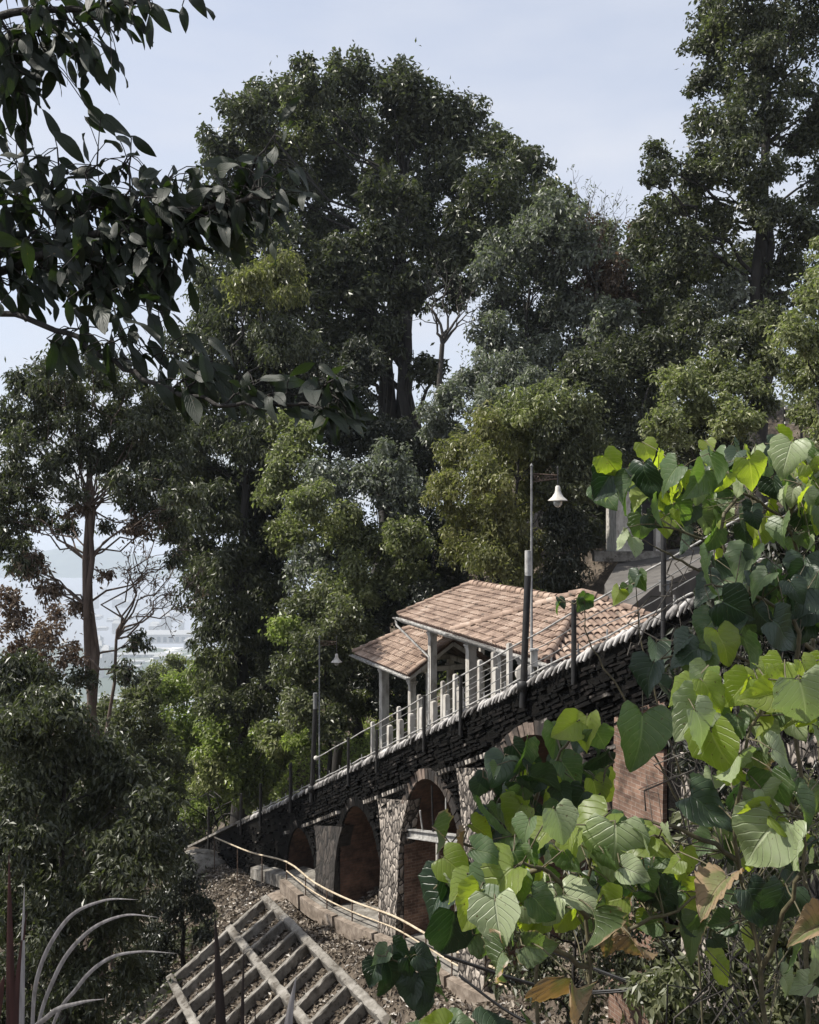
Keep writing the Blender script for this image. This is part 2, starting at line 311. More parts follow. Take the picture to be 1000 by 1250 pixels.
back_c = np.array([(*BP(s, n)[:2], deck_z(s) + dz) for s, n, dz in [(-8,4,-.5),(-4,4,-.9),(0,4,-1.3),(4,4,-1.2),(8,4,-1.0),(12,4,-.8),(16,4,-.6),(22,4,-.4),(28,4,-.3),(36,4,-.5),
   (-8,9,.3),(-2,9,-1.2),(4,9,-.8),(10,9,0),(18,9,-.2),(26,9,-.6)]] +
 [(7.2,29.5,-3.1),(8.9,33,-2.45),(11.6,38,-1.9),(15,36,-1.2),(12,31,-1.9),(20,35,2.5),(12,22,-.8),(14,14,.8),(20,10,4),(28,20,8),
  (2,40,-7),(0,46,-9),(-5,52,-14),(6,48,-4.5),(12,50,-.8),(0,65,-7),(12,62,1),(25,60,7),(-9,62,-19),(-14,58,-23),(-15,75,-32),(15,90,5),(0,100,-12),(-30,90,-50),(40,70,12),(45,40,14),(-13.5,51.2,-20.1),(-20,60,-32),(-25,50,-36),(-16,55,-24)], float)
def idw(x, y, c, p=3.2):
    d = np.sqrt((x[..., None] - c[:, 0])**2 + (y[..., None] - c[:, 1])**2) + 0.35
    wgt = d**-p; return (wgt * c[:, 2]).sum(-1) / wgt.sum(-1)
def sstep(a, b, x): t = np.clip((x - a) / (b - a), 0, 1); return t * t * (3 - 2 * t)
_ph = rng(7).uniform(0, 6.28, (8, 2)); _fr = rng(8).uniform(-1, 1, (8, 2))
def bumps(x, y):
    r = 0
    for i in range(8): r = r + np.sin(x * _fr[i, 0] * (1 + i * .5) + _ph[i, 0] + 1.3*np.sin(y*_fr[i, 1])) * np.cos(y * _fr[i, 1] * (1 + i * .5) + _ph[i, 1]) / (1.5 + i)
    return r
def terrain(x, y):
    x = np.asarray(x, float); y = np.asarray(y, float)
    s = (x - BA[0]) * BD[0] + (y - BA[1]) * BD[1]; nn = (x - BA[0]) * BN[0] + (y - BA[1]) * BN[1]
    fz = idw(x, y, front_c); bz = idw(x, y, back_c)
    wide = 0.45 + 6.0 * sstep(34, 44, s) + 6.0 * sstep(-6, -14, s)
    k = sstep(3.05 - wide, 3.05 + wide, nn); z = fz * (1 - k) + bz * k
    # planar retaining slope
    qx = x - G1[0]; qy = y - G1[1]
    A = np.array([[GU[0], GV[0]], [GU[1], GV[1]]]); Ai = np.linalg.inv(A)
    gu = Ai[0, 0] * qx + Ai[0, 1] * qy; gv = Ai[1, 0] * qx + Ai[1, 1] * qy
    pz = G1[2] + gu * GU[2] + gv * GV[2] - 0.22
    wg = sstep(-.9, -.1, gu) * sstep(12.5, 11, gu) * sstep(-.8, -.1, gv) * sstep(9.5, 8, gv)
    z = z * (1 - wg) + pz * wg
    z = z + 0.10 * bumps(x, y) * (1 - .75 * wg)
    r = np.hypot(x, y - 20)
    far = -0.55 * np.clip(r - 75, 0, None)
    side = sstep(-10, 60, x) * sstep(400, 90, r)
    z = z + far * (1 - side * .9)
    z = z + 3 * bumps(x * .05, y * .05) * sstep(90, 300, r)
    return np.maximum(z, -500 + 0.4 * bumps(x * .002, y * .002))
def tz(x, y): return float(terrain(np.array([x]), np.array([y]))[0])

tu = np.linspace(-1, 1, 331); gx = -2 + 16.0 * np.sinh(tu * 6.9) / np.sinh(1) * .48
gy = 26 + 16.0 * np.sinh(tu * 6.9) / np.sinh(1) * .48
XX, YY = np.meshgrid(gx, gy, indexing='ij'); ZZ = terrain(XX, YY)
mb = MB(); n_ = len(gx); I, J = np.meshgrid(np.arange(n_ - 1), np.arange(n_ - 1), indexing='ij')
q = np.stack([I*n_+J, (I+1)*n_+J, (I+1)*n_+J+1, I*n_+J+1], -1).reshape(-1, 4)
mb.add(np.stack([XX, YY, ZZ], -1), q, np.stack([XX, YY], -1), True)
def ground_mat():
    m, n, out = new_mat('soil, forest floor and valley'); l = n.links.new
    t = node(n, 'ShaderNodeTexCoord'); g = node(n, 'ShaderNodeNewGeometry'); sp = node(n, 'ShaderNodeSeparateXYZ'); l(g.outputs['Position'], sp.inputs[0])
    a = node(n, 'ShaderNodeTexNoise', Scale=1.6, Detail=10.0, Roughness=.72); l(t.outputs['Object'], a.inputs['Vector'])
    r = ramp(n, [(.30, (.022,.017,.012)), (.48, (.065,.050,.036)), (.62, (.15,.12,.09)), (.78, (.33,.28,.22))]); l(a.outputs[0], r.inputs[0])
    v = node(n, 'ShaderNodeTexVoronoi', Scale=.028); l(t.outputs['Object'], v.inputs['Vector'])
    s2 = node(n, 'ShaderNodeSeparateColor'); l(v.outputs['Color'], s2.inputs[0])
    r2 = ramp(n, [(.0, (.05,.07,.04)), (.35, (.09,.11,.07)), (.5, (.22,.22,.20)), (.8, (.45,.43,.40)), (1, (.7,.68,.65))]); l(s2.outputs[0], r2.inputs[0])
    a3 = node(n, 'ShaderNodeTexNoise', Scale=.0016, Detail=4.0); l(t.outputs['Object'], a3.inputs['Vector'])
    m3 = node(n, 'ShaderNodeMapRange'); m3.inputs[1].default_value = .46; m3.inputs[2].default_value = .56; l(a3.outputs[0], m3.inputs[0])
    vc = mixc(n, m3.outputs[0], (.06,.08,.05), r2.outputs[0])
    mr = node(n, 'ShaderNodeMapRange'); mr.inputs[1].default_value = -60; mr.inputs[2].default_value = -110; l(sp.outputs[2], mr.inputs[0])
    mr2 = node(n, 'ShaderNodeMapRange'); mr2.inputs[1].default_value = -485; mr2.inputs[2].default_value = -496; l(sp.outputs[2], mr2.inputs[0])
    c1 = mixc(n, mr.outputs[0], r.outputs[0], (.035,.05,.022)); c2 = mixc(n, mr2.outputs[0], c1, vc)
    p = node(n, 'ShaderNodeBsdfPrincipled', Roughness=.95); l(c2, p.inputs['Base Color'])
    b = node(n, 'ShaderNodeTexNoise', Scale=9.0, Detail=8.0, Roughness=.7); l(t.outputs['Object'], b.inputs['Vector'])
    bp = node(n, 'ShaderNodeBump', Strength=.9, Distance=.08); l(b.outputs[0], bp.inputs['Height']); l(bp.outputs[0], p.inputs['Normal'])
    l(p.outputs[0], out.inputs[0]); return m
ground = mb.build('ground', ground_mat()); tag(ground, kind='structure')

# far hazy ranges on the horizon
def ridge(Y, x0, x1, h, seed):
    R = rng(seed); xs = np.linspace(x0, x1, 90); m = MB(); ph = R.uniform(0, 6, 6)
    prof = sum(np.sin(xs / (x1 - x0) * 6.28 * (1.3 + k * 1.7) + ph[k]) / (1 + k) for k in range(6)); prof = h * (.75 + .22 * prof) * np.sin(np.linspace(0, pi, 90))**.4
    rows = [(-1.0, 0), (-.6, .35), (-.3, .75), (0, 1), (.4, .6), (1, 0)]
    v = np.concatenate([np.stack([xs, Y + a * h * 2.6 + 60 * np.sin(xs / 260 + b * 4), -502 + prof * b], 1) for a, b in rows])
    f = np.concatenate([np.stack([k*90+np.arange(89), k*90+np.arange(1, 90), (k+1)*90+np.arange(1, 90), (k+1)*90+np.arange(89)], 1) for k in range(5)])
    m.add(v, f, None, True); return m
tag(ridge(7400, -6500, 1500, 260, 3).build('hills', rough_mat('far forest', [(.3,(.03,.045,.025)),(.7,(.07,.09,.045))], .01, .95)), kind='structure')

# ------------------------------------------------------------------ foliage machinery
def cards(m, P, N, D, Ls, Ws, fold=.18):
    """leaf-sized folded quads at P, normal N, tip direction D"""
    N = unit(N); D = unit(D - (D * N).sum(1, keepdims=True) * N); S = np.cross(N, D)
    Ls = Ls[:, None]; Ws = Ws[:, None]
    b = P; tp = P + D * Ls - N * Ls * .12; a = P + D * Ls * .45 + S * Ws * .5 + N * Ws * fold; c = P + D * Ls * .45 - S * Ws * .5 + N * Ws * fold
    v = np.stack([b, a, tp, c], 1).reshape(-1, 3); k = np.arange(len(P)) * 4
    m.add(v, np.stack([k, k + 1, k + 2, k + 3], 1))
def rsph(R, n):
    v = R.normal(size=(n, 3)); return unit(v)
def crown_into(m, R, C, rad, L, dens=1.0, puff=.36, squash=.85, droop=.35, wr=.5, gap=0.0, fillk=1.0):
    """one clump: many leafy puffs spread over an uneven shell"""
    rad = float(rad) * 1.22; npf = max(6, int(R.uniform(.85, 1.15) * 2.6 / puff**2 * 1.05 * fillk))
    d = rsph(R, npf); d[:, 2] = np.where(d[:, 2] < -.6, -d[:, 2], d[:, 2])
    pc = C + d * rad * R.uniform(.25, 1.0, (npf, 1)) * np.array([1, 1, squash])
    pr = rad * puff * R.uniform(.55, 1.25, npf)
    tot = dens * 12.6 * pr**2 / (L * L * wr * .62) * .85
    for i in range(npf):
        if gap and R.random() < gap: continue
        n = int(tot[i]);
        if n < 3: continue
        q = rsph(R, n); rr = R.uniform(.35, 1.12, (n, 1))**.6
        st = np.array([1, 1, .92]) * R.uniform(.7, 1.35, 3)
        P = pc[i] + q * rr * pr[i] * st
        N = q * .75 + R.normal(size=(n, 3)) * .6 + np.array([0, 0, .35])
        D = R.normal(size=(n, 3)) + q * .6 + np.array([0, 0, -droop * 2.5])
        Ls = L * R.uniform(.6, 1.35, n); cards(m, P, N, D, Ls, Ls * wr * R.uniform(.8, 1.2, n))
    n = int(.22 * dens * 12.6 * rad**2 / (L * L * wr)); q = rsph(R, n)              # loose sprigs between and beyond the puffs
    P = C + q * rad * R.uniform(.3, 1.18, (n, 1)); P = np.repeat(P[::5], 5, 0) + R.normal(size=(len(P[::5]) * 5, 3)) * L * .9; k = len(P)
    cards(m, P, R.normal(size=(k, 3)) + [0, 0, .4], R.normal(size=(k, 3)) + [0, 0, -droop * 2], L * R.uniform(.6, 1.3, k), L * wr * R.uniform(.6, 1.2, k))
    return pc, pr
def wig(a, b, R, k=7, amp=.06, sag=0.0):
    a = np.asarray(a, float); b = np.asarray(b, float); t = np.linspace(0, 1, k)[:, None]; ln = np.linalg.norm(b - a)
    p = a + (b - a) * t; w_ = R.normal(size=(k, 3)) * amp * ln * np.sin(t * pi); w_[:, 2] += (sag * ln * np.sin(t[:, 0] * pi)); return p + w_
def make_tree(name, label, cat, Y, base, clumps, L, mat, bark='bark_dark', dens=1.0, depth=None, puff=.36, droop=.35, wr=.5, gap=0.0, tr=.35, seed=1, twigs=2, group=None, top=None, squash=1.0, trunks=1, limb=True, accents=None, rk=.93, yshift=4):
    """base=(px, z offset) foot pixel column; clumps=[(px,py,rpx[,dY])]"""
    R = rng(seed)
    bx = (base[0] - 500) / F * Y; zb = tz(bx, Y) - .15
    e = empty(name, (bx, Y, zb), label, cat, group)
    m = MB(); cs = []
    xs = [c[0] for c in clumps]; dp = depth if depth is not None else (max(xs) - min(xs)) / F * Y * .30
    am = {}
    for c in clumps:
        dy = c[3] if len(c) > 3 else R.uniform(-dp, dp); C = at(c[0], c[1] + yshift, Y + dy); rd = c[2] / F * (Y + dy) * rk
        tgt = m
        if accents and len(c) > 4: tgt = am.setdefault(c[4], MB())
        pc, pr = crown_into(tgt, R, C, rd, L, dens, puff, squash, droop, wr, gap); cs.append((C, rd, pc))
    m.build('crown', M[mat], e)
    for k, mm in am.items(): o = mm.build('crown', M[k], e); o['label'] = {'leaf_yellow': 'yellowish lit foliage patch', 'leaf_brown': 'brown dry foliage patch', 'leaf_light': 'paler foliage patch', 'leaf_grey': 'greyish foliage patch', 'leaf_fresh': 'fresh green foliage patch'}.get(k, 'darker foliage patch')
    t = MB(); cen = np.mean([c[0] for c in cs], axis=0); ztop = max(c[0][2] for c in cs)
    if limb:
        B = np.array([bx, Y, zb]); tops = []
        for q in range(trunks):
            off = np.array([R.uniform(-.5, .5) * tr * 3 * (q > 0), R.uniform(-.3, .3), 0])
            T = np.array([cen[0] * .75 + bx * .25 + (R.uniform(-1, 1) * tr * 6 if trunks > 1 else 0), Y, zb + (ztop - zb) * .86])
            if top is not None: T = at(top[0], top[1], Y)
            path = wig(B + off, T, R, 12, .012); t.tube(path, tr * np.linspace(1, .22, 12) * (1 + .5 * np.exp(-np.linspace(0, 12, 12))), 9); tops.append(path)
        for C, rd, pc in cs:
            path = tops[R.integers(len(tops))]; zz = path[:, 2]; lo = C[2] - max(rd * 1.0, np.hypot(*(C - path[5])[:2]) * .8)
            i = int(np.clip(np.searchsorted(zz, lo), 2, 10)); S = path[i]; d = np.linalg.norm(C - S)
            r0 = max(.025, tr * (.36 - .022 * i)) ; pp = wig(S, C, R, 7, .05, -.06 if C[2] < S[2] else .05); t.tube(pp, np.linspace(r0, r0 * .3, 7), 6)
            for _ in range(twigs):
                j = R.integers(len(pc)); S2 = pp[R.integers(3, 6)]; t.tube(wig(S2, pc[j], R, 5, .07), np.linspace(r0 * .35, .012 + r0 * .08, 5), 5)
    else: t.tube(wig((bx, Y, zb), cen, R, 6, .03), np.linspace(tr, tr * .4, 6), 6)
    t.build('trunk', M[bark], e)
    return e

# ------------------------------------------------------------------ viaduct
def bridge():
    e = empty('viaduct', BP(6.7, 0, -5), 'dark stone arched viaduct carrying the sloping track down to the left', 'viaduct')
    arches = [(-2.9, 1.4), (2.65, 6.1), (7.35, 10.8), (12.6, 16.0)]          # s ranges of the openings
    crown_d = 1.38
    def bottom(s):
        for a, b in arches:
            if a <= s <= b:
                c = (a + b) / 2; h = (b - a) / 2; zc = deck_z(c) - crown_d; rise = 2.3
                return zc - rise * (1 - math.sqrt(max(0, 1 - ((s - c) / h)**2)))
        return None
    ss = sorted(set(list(np.arange(-12, 38.01, .5)) + [a for p in arches for a in p] + [p[0] + (p[1] - p[0]) * (0.5 - 0.5 * cos(pi * k / 20)) for p in arches for k in range(21)]))
    W = 2.9
    m = MB(); soff = MB()
    for s0, s1 in zip(ss[:-1], ss[1:]):
        if s1 - s0 < 1e-6: continue
        mid = (s0 + s1) / 2; ar = next((p for p in arches if p[0] < mid < p[1]), None)
        t0, t1 = deck_z(s0), deck_z(s1)
        if ar:
            e_ = 1e-9; b0 = bottom(min(max(s0, ar[0]), ar[1])); b1 = bottom(min(max(s1, ar[0]), ar[1]))
        else:
            f0 = BP(s0, 0); f1 = BP(s1, 0); b0 = min(tz(f0[0], f0[1]), tz(*BP(s0, 1.5)[:2])) - 1.0; b1 = min(tz(f1[0], f1[1]), tz(*BP(s1, 1.5)[:2])) - 1.0
        def P(s, n, z): p = BP(s, n); return (p[0], p[1], z)
        dz = .10
        m.add([P(s0, 0, t0 - dz), P(s1, 0, t1 - dz), P(s1, 0, b1), P(s0, 0, b0)], [(0, 1, 2, 3)], [(s0, 0), (s1, 0), (s1, b1 - t1), (s0, b0 - t0)])
        m.add([P(s0, 0, t0 - dz), P(s0, W, t0 - dz), P(s1, W, t1 - dz), P(s1, 0, t1 - dz)], [(0, 1, 2, 3)])
        m.add([P(s0, W, t0 - dz), P(s0, W, b0), P(s1, W, b1), P(s1, W, t1 - dz)], [(0, 1, 2, 3)])
        if ar:
            soff.add([P(s0, .003, b0), P(s1, .003, b1), P(s1, W, b1), P(s0, W, b0)], [(0, 1, 2, 3)], [(0, b0), (0, b1), (W, b1), (W, b0)], True)
    # jambs of the openings, and the ashlar side of piers
    for a, b in arches:
        c = (a + b) / 2; hw = (b - a) / 2; zc = deck_z(c) - crown_d - 2.3; br = MB(); Rg = rng(int(a * 10) + 77)
        for k in range(34):                                      # ring of separate voussoirs, a few cm proud
            t0 = pi * (k + .06) / 34; t1 = pi * (k + .94) / 34; q = .27 + Rg.uniform(-.02, .03); pr = -.05 - Rg.uniform(0, .03); v = []
            for nn_ in (pr, .04):
                for t_, e_ in ((t0, 0), (t1, 0), (t1, q), (t0, q)):
                    p = BP(c - (hw + e_) * cos(t_), nn_); v.append((p[0], p[1], zc + (2.3 + e_) * sin(t_)))
            br.add(v, [(0, 1, 2, 3), (4, 7, 6, 5), (0, 4, 5, 1), (1, 5, 6, 2), (2, 6, 7, 3), (3, 7, 4, 0)], [(0, 0), (.1, 0), (.1, .3), (0, .3)] * 2)
        br.build('arch_ring', M['black_stone' if a > 7 else 'ring'], e)
        jam = MB()
        for s, sg in ((a, 1), (b, -1)):
            zb = min(tz(*BP(s, .5)[:2]), tz(*BP(s, 2)[:2])) - 1; zt = bottom(s if sg > 0 else s)
            x = s + sg * .004
            v = [BP(x, .004)[:2], BP(x, W)[:2]]
            jam.add([(*v[0], zb), (*v[1], zb), (*v[1], zt + .02), (*v[0], zt + .02)], [(0, 1, 2, 3)], [(0, zb), (W, zb), (W, zt), (0, zt)])
            jam.build('jamb', M['brick_shaded' if a > 7 else 'brick'], e); jam = MB()
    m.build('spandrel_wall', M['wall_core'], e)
    soff.build('vault', M['brick_shaded'], e)
    # brick back wall in the recesses
    bw = MB()
    for a, b in arches[:3]:
        p0 = BP(a - .3, 2.75); p1 = BP(b + .3, 2.75); zt0 = deck_z(a) - .3; zt1 = deck_z(b) - .3
        bw.add([(*p0[:2], -15), (*p1[:2], -15), (*p1[:2], zt1), (*p0[:2], zt0)], [(0, 1, 2, 3)], [(a, -15), (b, -15), (b, zt1), (a, zt0)])
    bw.build('back_wall', M['brick_shaded'], e)
    # rubble piers that batter outwards
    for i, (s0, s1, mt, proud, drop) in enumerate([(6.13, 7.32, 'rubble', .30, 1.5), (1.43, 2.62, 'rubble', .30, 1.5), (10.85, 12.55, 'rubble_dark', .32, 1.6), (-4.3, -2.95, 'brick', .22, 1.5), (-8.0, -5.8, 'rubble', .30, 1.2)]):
        pm = MB(); rows = 9; prev = None; base = min(tz(*BP(s0, -.6)[:2]), tz(*BP(s1, -.6)[:2])) - .5
        top0 = deck_z(s0) - drop; top1 = deck_z(s1) - drop
        for r in range(rows + 1):
            f = r / rows; n0 = -proud * (.25 + .75 * f); fl = .42 * max(0, 1 - f * 2.8)**2
            z0 = top0 + (base - top0) * f; z1 = top1 + (base - top1) * f
            a_ = s0 - fl * (i != 3); b_ = s1 + fl * (i != 3)
            ring = [(*BP(a_, n0)[:2], z0), (*BP(b_, n0)[:2], z1), (*BP(b_, .35)[:2], z1), (*BP(a_, .35)[:2], z0)]
            if prev is not None:
                for k in range(4):
                    k2 = (k + 1) % 4; hh = (s1 - s0) if k % 2 == 0 else .5
                    pm.add([prev[k], prev[k2], ring[k2], ring[k]], [(0, 3, 2, 1)], [(0, prev[k][2]), (hh, prev[k2][2]), (hh, ring[k2][2]), (0, ring[k][2])])
            else: pm.add(ring, [(3, 2, 1, 0)])
            prev = ring
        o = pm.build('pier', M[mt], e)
    # rough courses of blackened stone on the near face, following the slope
    R = rng(21); st = MB(); dirv = unit(np.array([BD[0], BD[1], -BSL])); up = unit(np.cross(np.array([BN[0], BN[1], 0]), dirv)); up = up if up[2] > 0 else -up
    nrm = np.array([BN[0], BN[1], 0.0])
    row = 0; d = .30
    while d < 2.2:
        s = -11.5 + R.uniform(0, .3); h = R.uniform(.035, .075)
        while s < 31:
            ln = R.uniform(.12, .55); c = s + ln / 2; zc = deck_z(c) - d / cos(math.atan(BSL))
            bt = bottom(c); ok = zc > tz(*BP(c, -.1)[:2]) - .1 and (bt is None or zc - .05 > bt + .32) and R.random() < (.85 if s < 15 else .35)
            if d > 1.5 and bt is None and not (16 < c): ok = ok and R.random() < .25
            if ok:
                pr = abs(R.normal(0, .035)) + .015 + (.09 if .85 < d < 1.0 else 0)
                ax = np.stack([dirv, nrm, up]) ; ax = ax + R.normal(0, .045, (3, 3)); ax = unit(ax)
                p = BP(c, -pr / 2 + .01); st.box((p[0], p[1], zc), ax, [ln * .48, pr / 2 + .03, h * .5])
            s += ln + R.uniform(0, .04)
        d += h + R.uniform(.02, .05)
    st.build('stone_course', M['black_stone'], e)
    # corbel course of small pale blocks
    cb = MB()
    for s in np.arange(1.0, 16, .17):
        cc = deck_z(s) - 1.28; bt = bottom(s)
        if bt is None or cc > bt + .3:
            if R.random() < .8: p = BP(s, -.10); cb.box((p[0], p[1], cc), unit(np.stack([dirv, nrm, up])+R.normal(0,.05,(3,3))), [.045, .09, .05])
    cb.build('corbel', rough_mat('chipped pale corbel', [(.35,(.03,.027,.024)),(.55,(.14,.12,.10)),(.75,(.42,.38,.33))], 7, .9, .6, 30, island=.6), e)
    # ribbed coping and its pale edge bar
    cp = MB()
    for s in np.arange(-10, 22.5, .15):
        if R.random() < .05: continue
        jt = R.uniform(-.02, .02, 4); a = BP(s + .10 + jt[0], -.10 + jt[1], -.15 + jt[2]); mid = BP(s, -.09, -.04); b = BP(s - .07, -.01, .03 + jt[3]); cc = BP(s - .10, .45, .03)
        cp.tube([a, mid, b, cc], np.array([.030, .042, .045, .045]) * R.uniform(.7, 1.25), 6)
    cp.build('coping', M['coping'], e)
    rl = MB(); rl.tube([BP(s, -.02, .13 + .015 * sin(s * 5)) for s in np.linspace(-10, 20.5, 60)], .020, 6)
    for s in np.arange(-9, 20, .9): rl.bar(BP(s, -.02, .0), BP(s, -.02, .26), .03, .03, (1, 0, 0))
    rl.build('edge_bar', M['pale_metal'], e)
    lr = MB()
    for s0, s1 in zip(np.arange(20.5, 36, 1.0), np.arange(21.5, 37, 1.0)): lr.bar(BP(s0, .1, 0.02), BP(s1 + .02, .1, 0.02), .5, .1)
    lr.build('kerb_strip', M['concrete'], e)
    return e
bridge()

# ------------------------------------------------------------------ rails
def bridge_railing():
    e = empty('bridge_railing', BP(5, -.1), 'dark posts with a pale handrail and wires along the near edge of the viaduct', 'railing')
    for px, h, r in [(817, 1.42, .05), (707, 1.15, .055), (568, .92, .05), (523, .95, .05), (465, .72, .05), (430, .98, .05)]:
        s = s_of_px(px); m = MB(); m.tube([BP(s, -.13, -.55), BP(s, -.13, 0), BP(s, -.13, h)], [r, r, r * .92], 8); m.build('post', M['dark_metal'], e)
    h = MB(); S = np.linspace(s_of_px(388), -9, 40); h.tube([BP(s, -.06, .93 + .012 * sin(s * 3)) for s in S], .020, 7); h.build('handrail', M['pale_metal'], e)
    for dz in (.34, .62):
        h = MB(); S = np.linspace(s_of_px(560), -9, 30); h.tube([BP(s, -.06, dz + .03 * sin(s * 2.1)) for s in S], .011, 5); h.build('wire', M['grey_metal'], e)
    h = MB(); h.lathe(BP(s_of_px(388), -.06, .93), [(.0, -.09), (.07, -.06), (.09, 0), (.07, .06), (.0, .09)], 12); h.build('finial', M['white'], e)
    return e
bridge_railing()
e = empty('bridge_railing', BP(26, -.1), 'short dark bare posts in a row at the lower left end of the viaduct', 'railing')
for px, h in [(359, 1.25), (322, 1.15), (298, 1.2), (258, 1.5), (225, 1.3)]:
    s = s_of_px(px); m = MB(); m.tube([BP(s, -.13, -.6), BP(s, -.13, 0), BP(s, -.13, h)], [.07, .07, .062], 8); m.build('post', M['dark_metal'], e)

def platform_fence(n, label, pxs, h, wdt, top_wires):
    s_list = [s_of_px(p) for p in pxs]
    e = empty('platform_fence', BP(s_list[0], n), label, 'fence')
    for s in s_list:
        m = MB(); c = BP(s, n); z0 = c[2] - .4; z1 = c[2] + h
        ax = np.array([[BD[0], BD[1], 0], [BN[0], BN[1], 0], [0, 0, 1]]); m.box((c[0], c[1], (z0 + z1) / 2), ax, [wdt / 2, wdt / 2, (z1 - z0) / 2])
        m.box((c[0], c[1], z1 + .012), ax, [wdt / 2 * .8, wdt / 2 * .8, .012]); m.build('post', M['white'], e)
    for dz in top_wires:
        m = MB(); m.tube([BP(s, n, dz + .015 * sin(s * 4)) for s in np.linspace(min(s_list), max(s_list), 20)], .009, 5); m.build('wire', M['pale_metal'], e)
def px_shift(px, n):     # pixel column of a post standing n metres behind the near edge
    k = (px - 500) / F; a = BA + BN * n; return 12.9 * 0 + (a[0] - k * a[1]) / (-(BD[0] - k * BD[1]))
def fence2(n, label, pxs, h, wdt, wires):
    ss_ = [px_shift(p, n) for p in pxs]
    e = empty('platform_fence', BP(ss_[0], n), label, 'fence')
    for s in ss_:
        m = MB(); c = BP(s, n); ax = np.array([[BD[0], BD[1], 0], [BN[0], BN[1], 0], [0, 0, 1]]); z0 = c[2] - .3; z1 = c[2] + h
        m.box((c[0], c[1], (z0 + z1) / 2), ax, [wdt / 2, wdt / 2, (z1 - z0) / 2]); m.box((c[0], c[1], z1 + .015), ax, [wdt * .38, wdt * .38, .015]); m.build('post', M['white'], e)
    for dz in wires:
        m = MB(); m.tube([BP(s, n, dz + .015 * sin(s * 4)) for s in np.linspace(min(ss_), max(ss_), 20)], .009, 5); m.build('wire', M['pale_metal'], e)
fence2(1.0, 'short stubby white posts standing right behind the coping', [476, 489, 502, 516, 530, 545, 562, 606], 1.05, .15, [.3])
fence2(1.9, 'taller slim white posts with wires in front of the station', [455, 487, 512, 541, 556, 586, 603, 622], 1.85, .12, [.9, 1.2, 1.5])

# ------------------------------------------------------------------ lamps
def lamp(label, px, Y, ytop, ybot_z, sc, spx, spy):
    B = at(px, 700, Y); top = at(px, ytop, Y); B[2] = ybot_z
    e = empty('street_lamp', B, label, 'street lamp', 'street lamps along the viaduct')
    m = MB(); m.tube([B, (B[0], B[1], B[2] + .6), (B[0], B[1], B[2] + .62), top], [.055, .055, .034, .026], 10); m.lathe(top, [(.03, 0), (.045, .02), (.03, .05), (0, .10)], 10); m.build('pole', M['grey_metal'], e)
    arm_z = top[2] - .26 * sc; S = at(spx, spy, Y); m = MB()
    m.tube([(B[0], B[1], arm_z + .10), (S[0], S[1], arm_z + .06)], .014, 6); m.tube([(B[0], B[1], arm_z - .10), (S[0], S[1], arm_z - .02)], .014, 6)
    R = rng(5)
    for k in range(9):   # scroll work between the two bars
        x = B[0] + (S[0] - B[0]) * (k + .5) / 9; a = np.linspace(0, 5.2, 9) + k; m.tube([(x + .045 * cos(t) * (1 - .08 * i), Y, arm_z + .07 * sin(t) * (1 - .08 * i)) for i, t in enumerate(a)], .010, 5)
    m.build('bracket', M['rust'], e)
    m = MB(); m.tube([(S[0], Y, arm_z + .22), (S[0], Y, S[2] + .34 * sc)], .02, 8); m.lathe((S[0], Y, arm_z + .22), [(.02, 0), (.03, .03), (0, .07)], 8); m.build('hanger', M['dark_metal'], e)
    m = MB(); q = sc; m.lathe((S[0], Y, S[2]), [(.035*q, .36*q), (.06*q, .33*q), (.065*q, .24*q), (.09*q, .17*q), (.14*q, .09*q), (.22*q, .02*q), (.245*q, 0), (.235*q, -.012*q), (.20*q, .015*q), (.12*q, .08*q), (.05*q, .2*q)], 24); m.build('lamp_shade', M['white'], e)
    m = MB(); m.lathe((S[0], Y, S[2]), [(.095*q, .04*q), (.11*q, -.02*q), (.105*q, -.09*q), (.06*q, -.15*q), (0, -.165*q)], 16)
    g, n, out = new_mat('frosted lamp glass'); p = node(n, 'ShaderNodeBsdfPrincipled', Roughness=.25); p.inputs['Base Color'].default_value = (.5, .5, .48, 1); p.inputs['Transmission Weight'].default_value = .4; n.links.new(p.outputs[0], out.inputs[0])
    m.build('globe', g, e); return e
lamp('tall thin street lamp with white bell shade beside the main station roof', 649, 21.3, 570, -4.6, 1.0, 681, 611)
lamp('smaller distant street lamp with cream bell shade left of the lower roof', 390, 33.0, 778, -10.9, .86, 411, 808)
for px, yt, lab, rr in [(644.5, 672, 'thick black pole beside the tall street lamp at the main roof', .075), (385, 846, 'thick black pole beside the smaller distant street lamp', .085)]:
    s = s_of_px(px); b = BP(s, -.14, -.55); t_ = at(px, yt, b[1]); e = empty('signal_pole', b, lab, 'pole')
    m = MB(); m.tube([b, t_ - np.array([0, 0, .55])], rr, 12); m.lathe(b + np.array([0, 0, .35]), [(rr, 0), (rr * 1.6, .02), (rr * 1.6, .22), (rr, .24)], 12); m.build('pole', M['dark_metal'], e)
    m = MB(); m.tube([t_ - np.array([0, 0, .56]), t_], rr * .92, 12); m.build('cap_sleeve', M['pale_metal'] if px > 600 else M['grey_metal'], e)
s = s_of_px(644)
# junction box on the post by the gutter corner
e = empty('junction_box', at(652, 812, 21.2), 'small white junction box at the foot of the tall lamp', 'box'); m = MB()
m.box(at(652, 803, 21.12), np.eye(3), [.08, .07, .2]); m.build('housing', M['white'], e); m = MB(); m.box(at(652, 793, 21.12) , np.eye(3), [.10, .09, .02]); m.build('lid', M['pale_metal'], e)

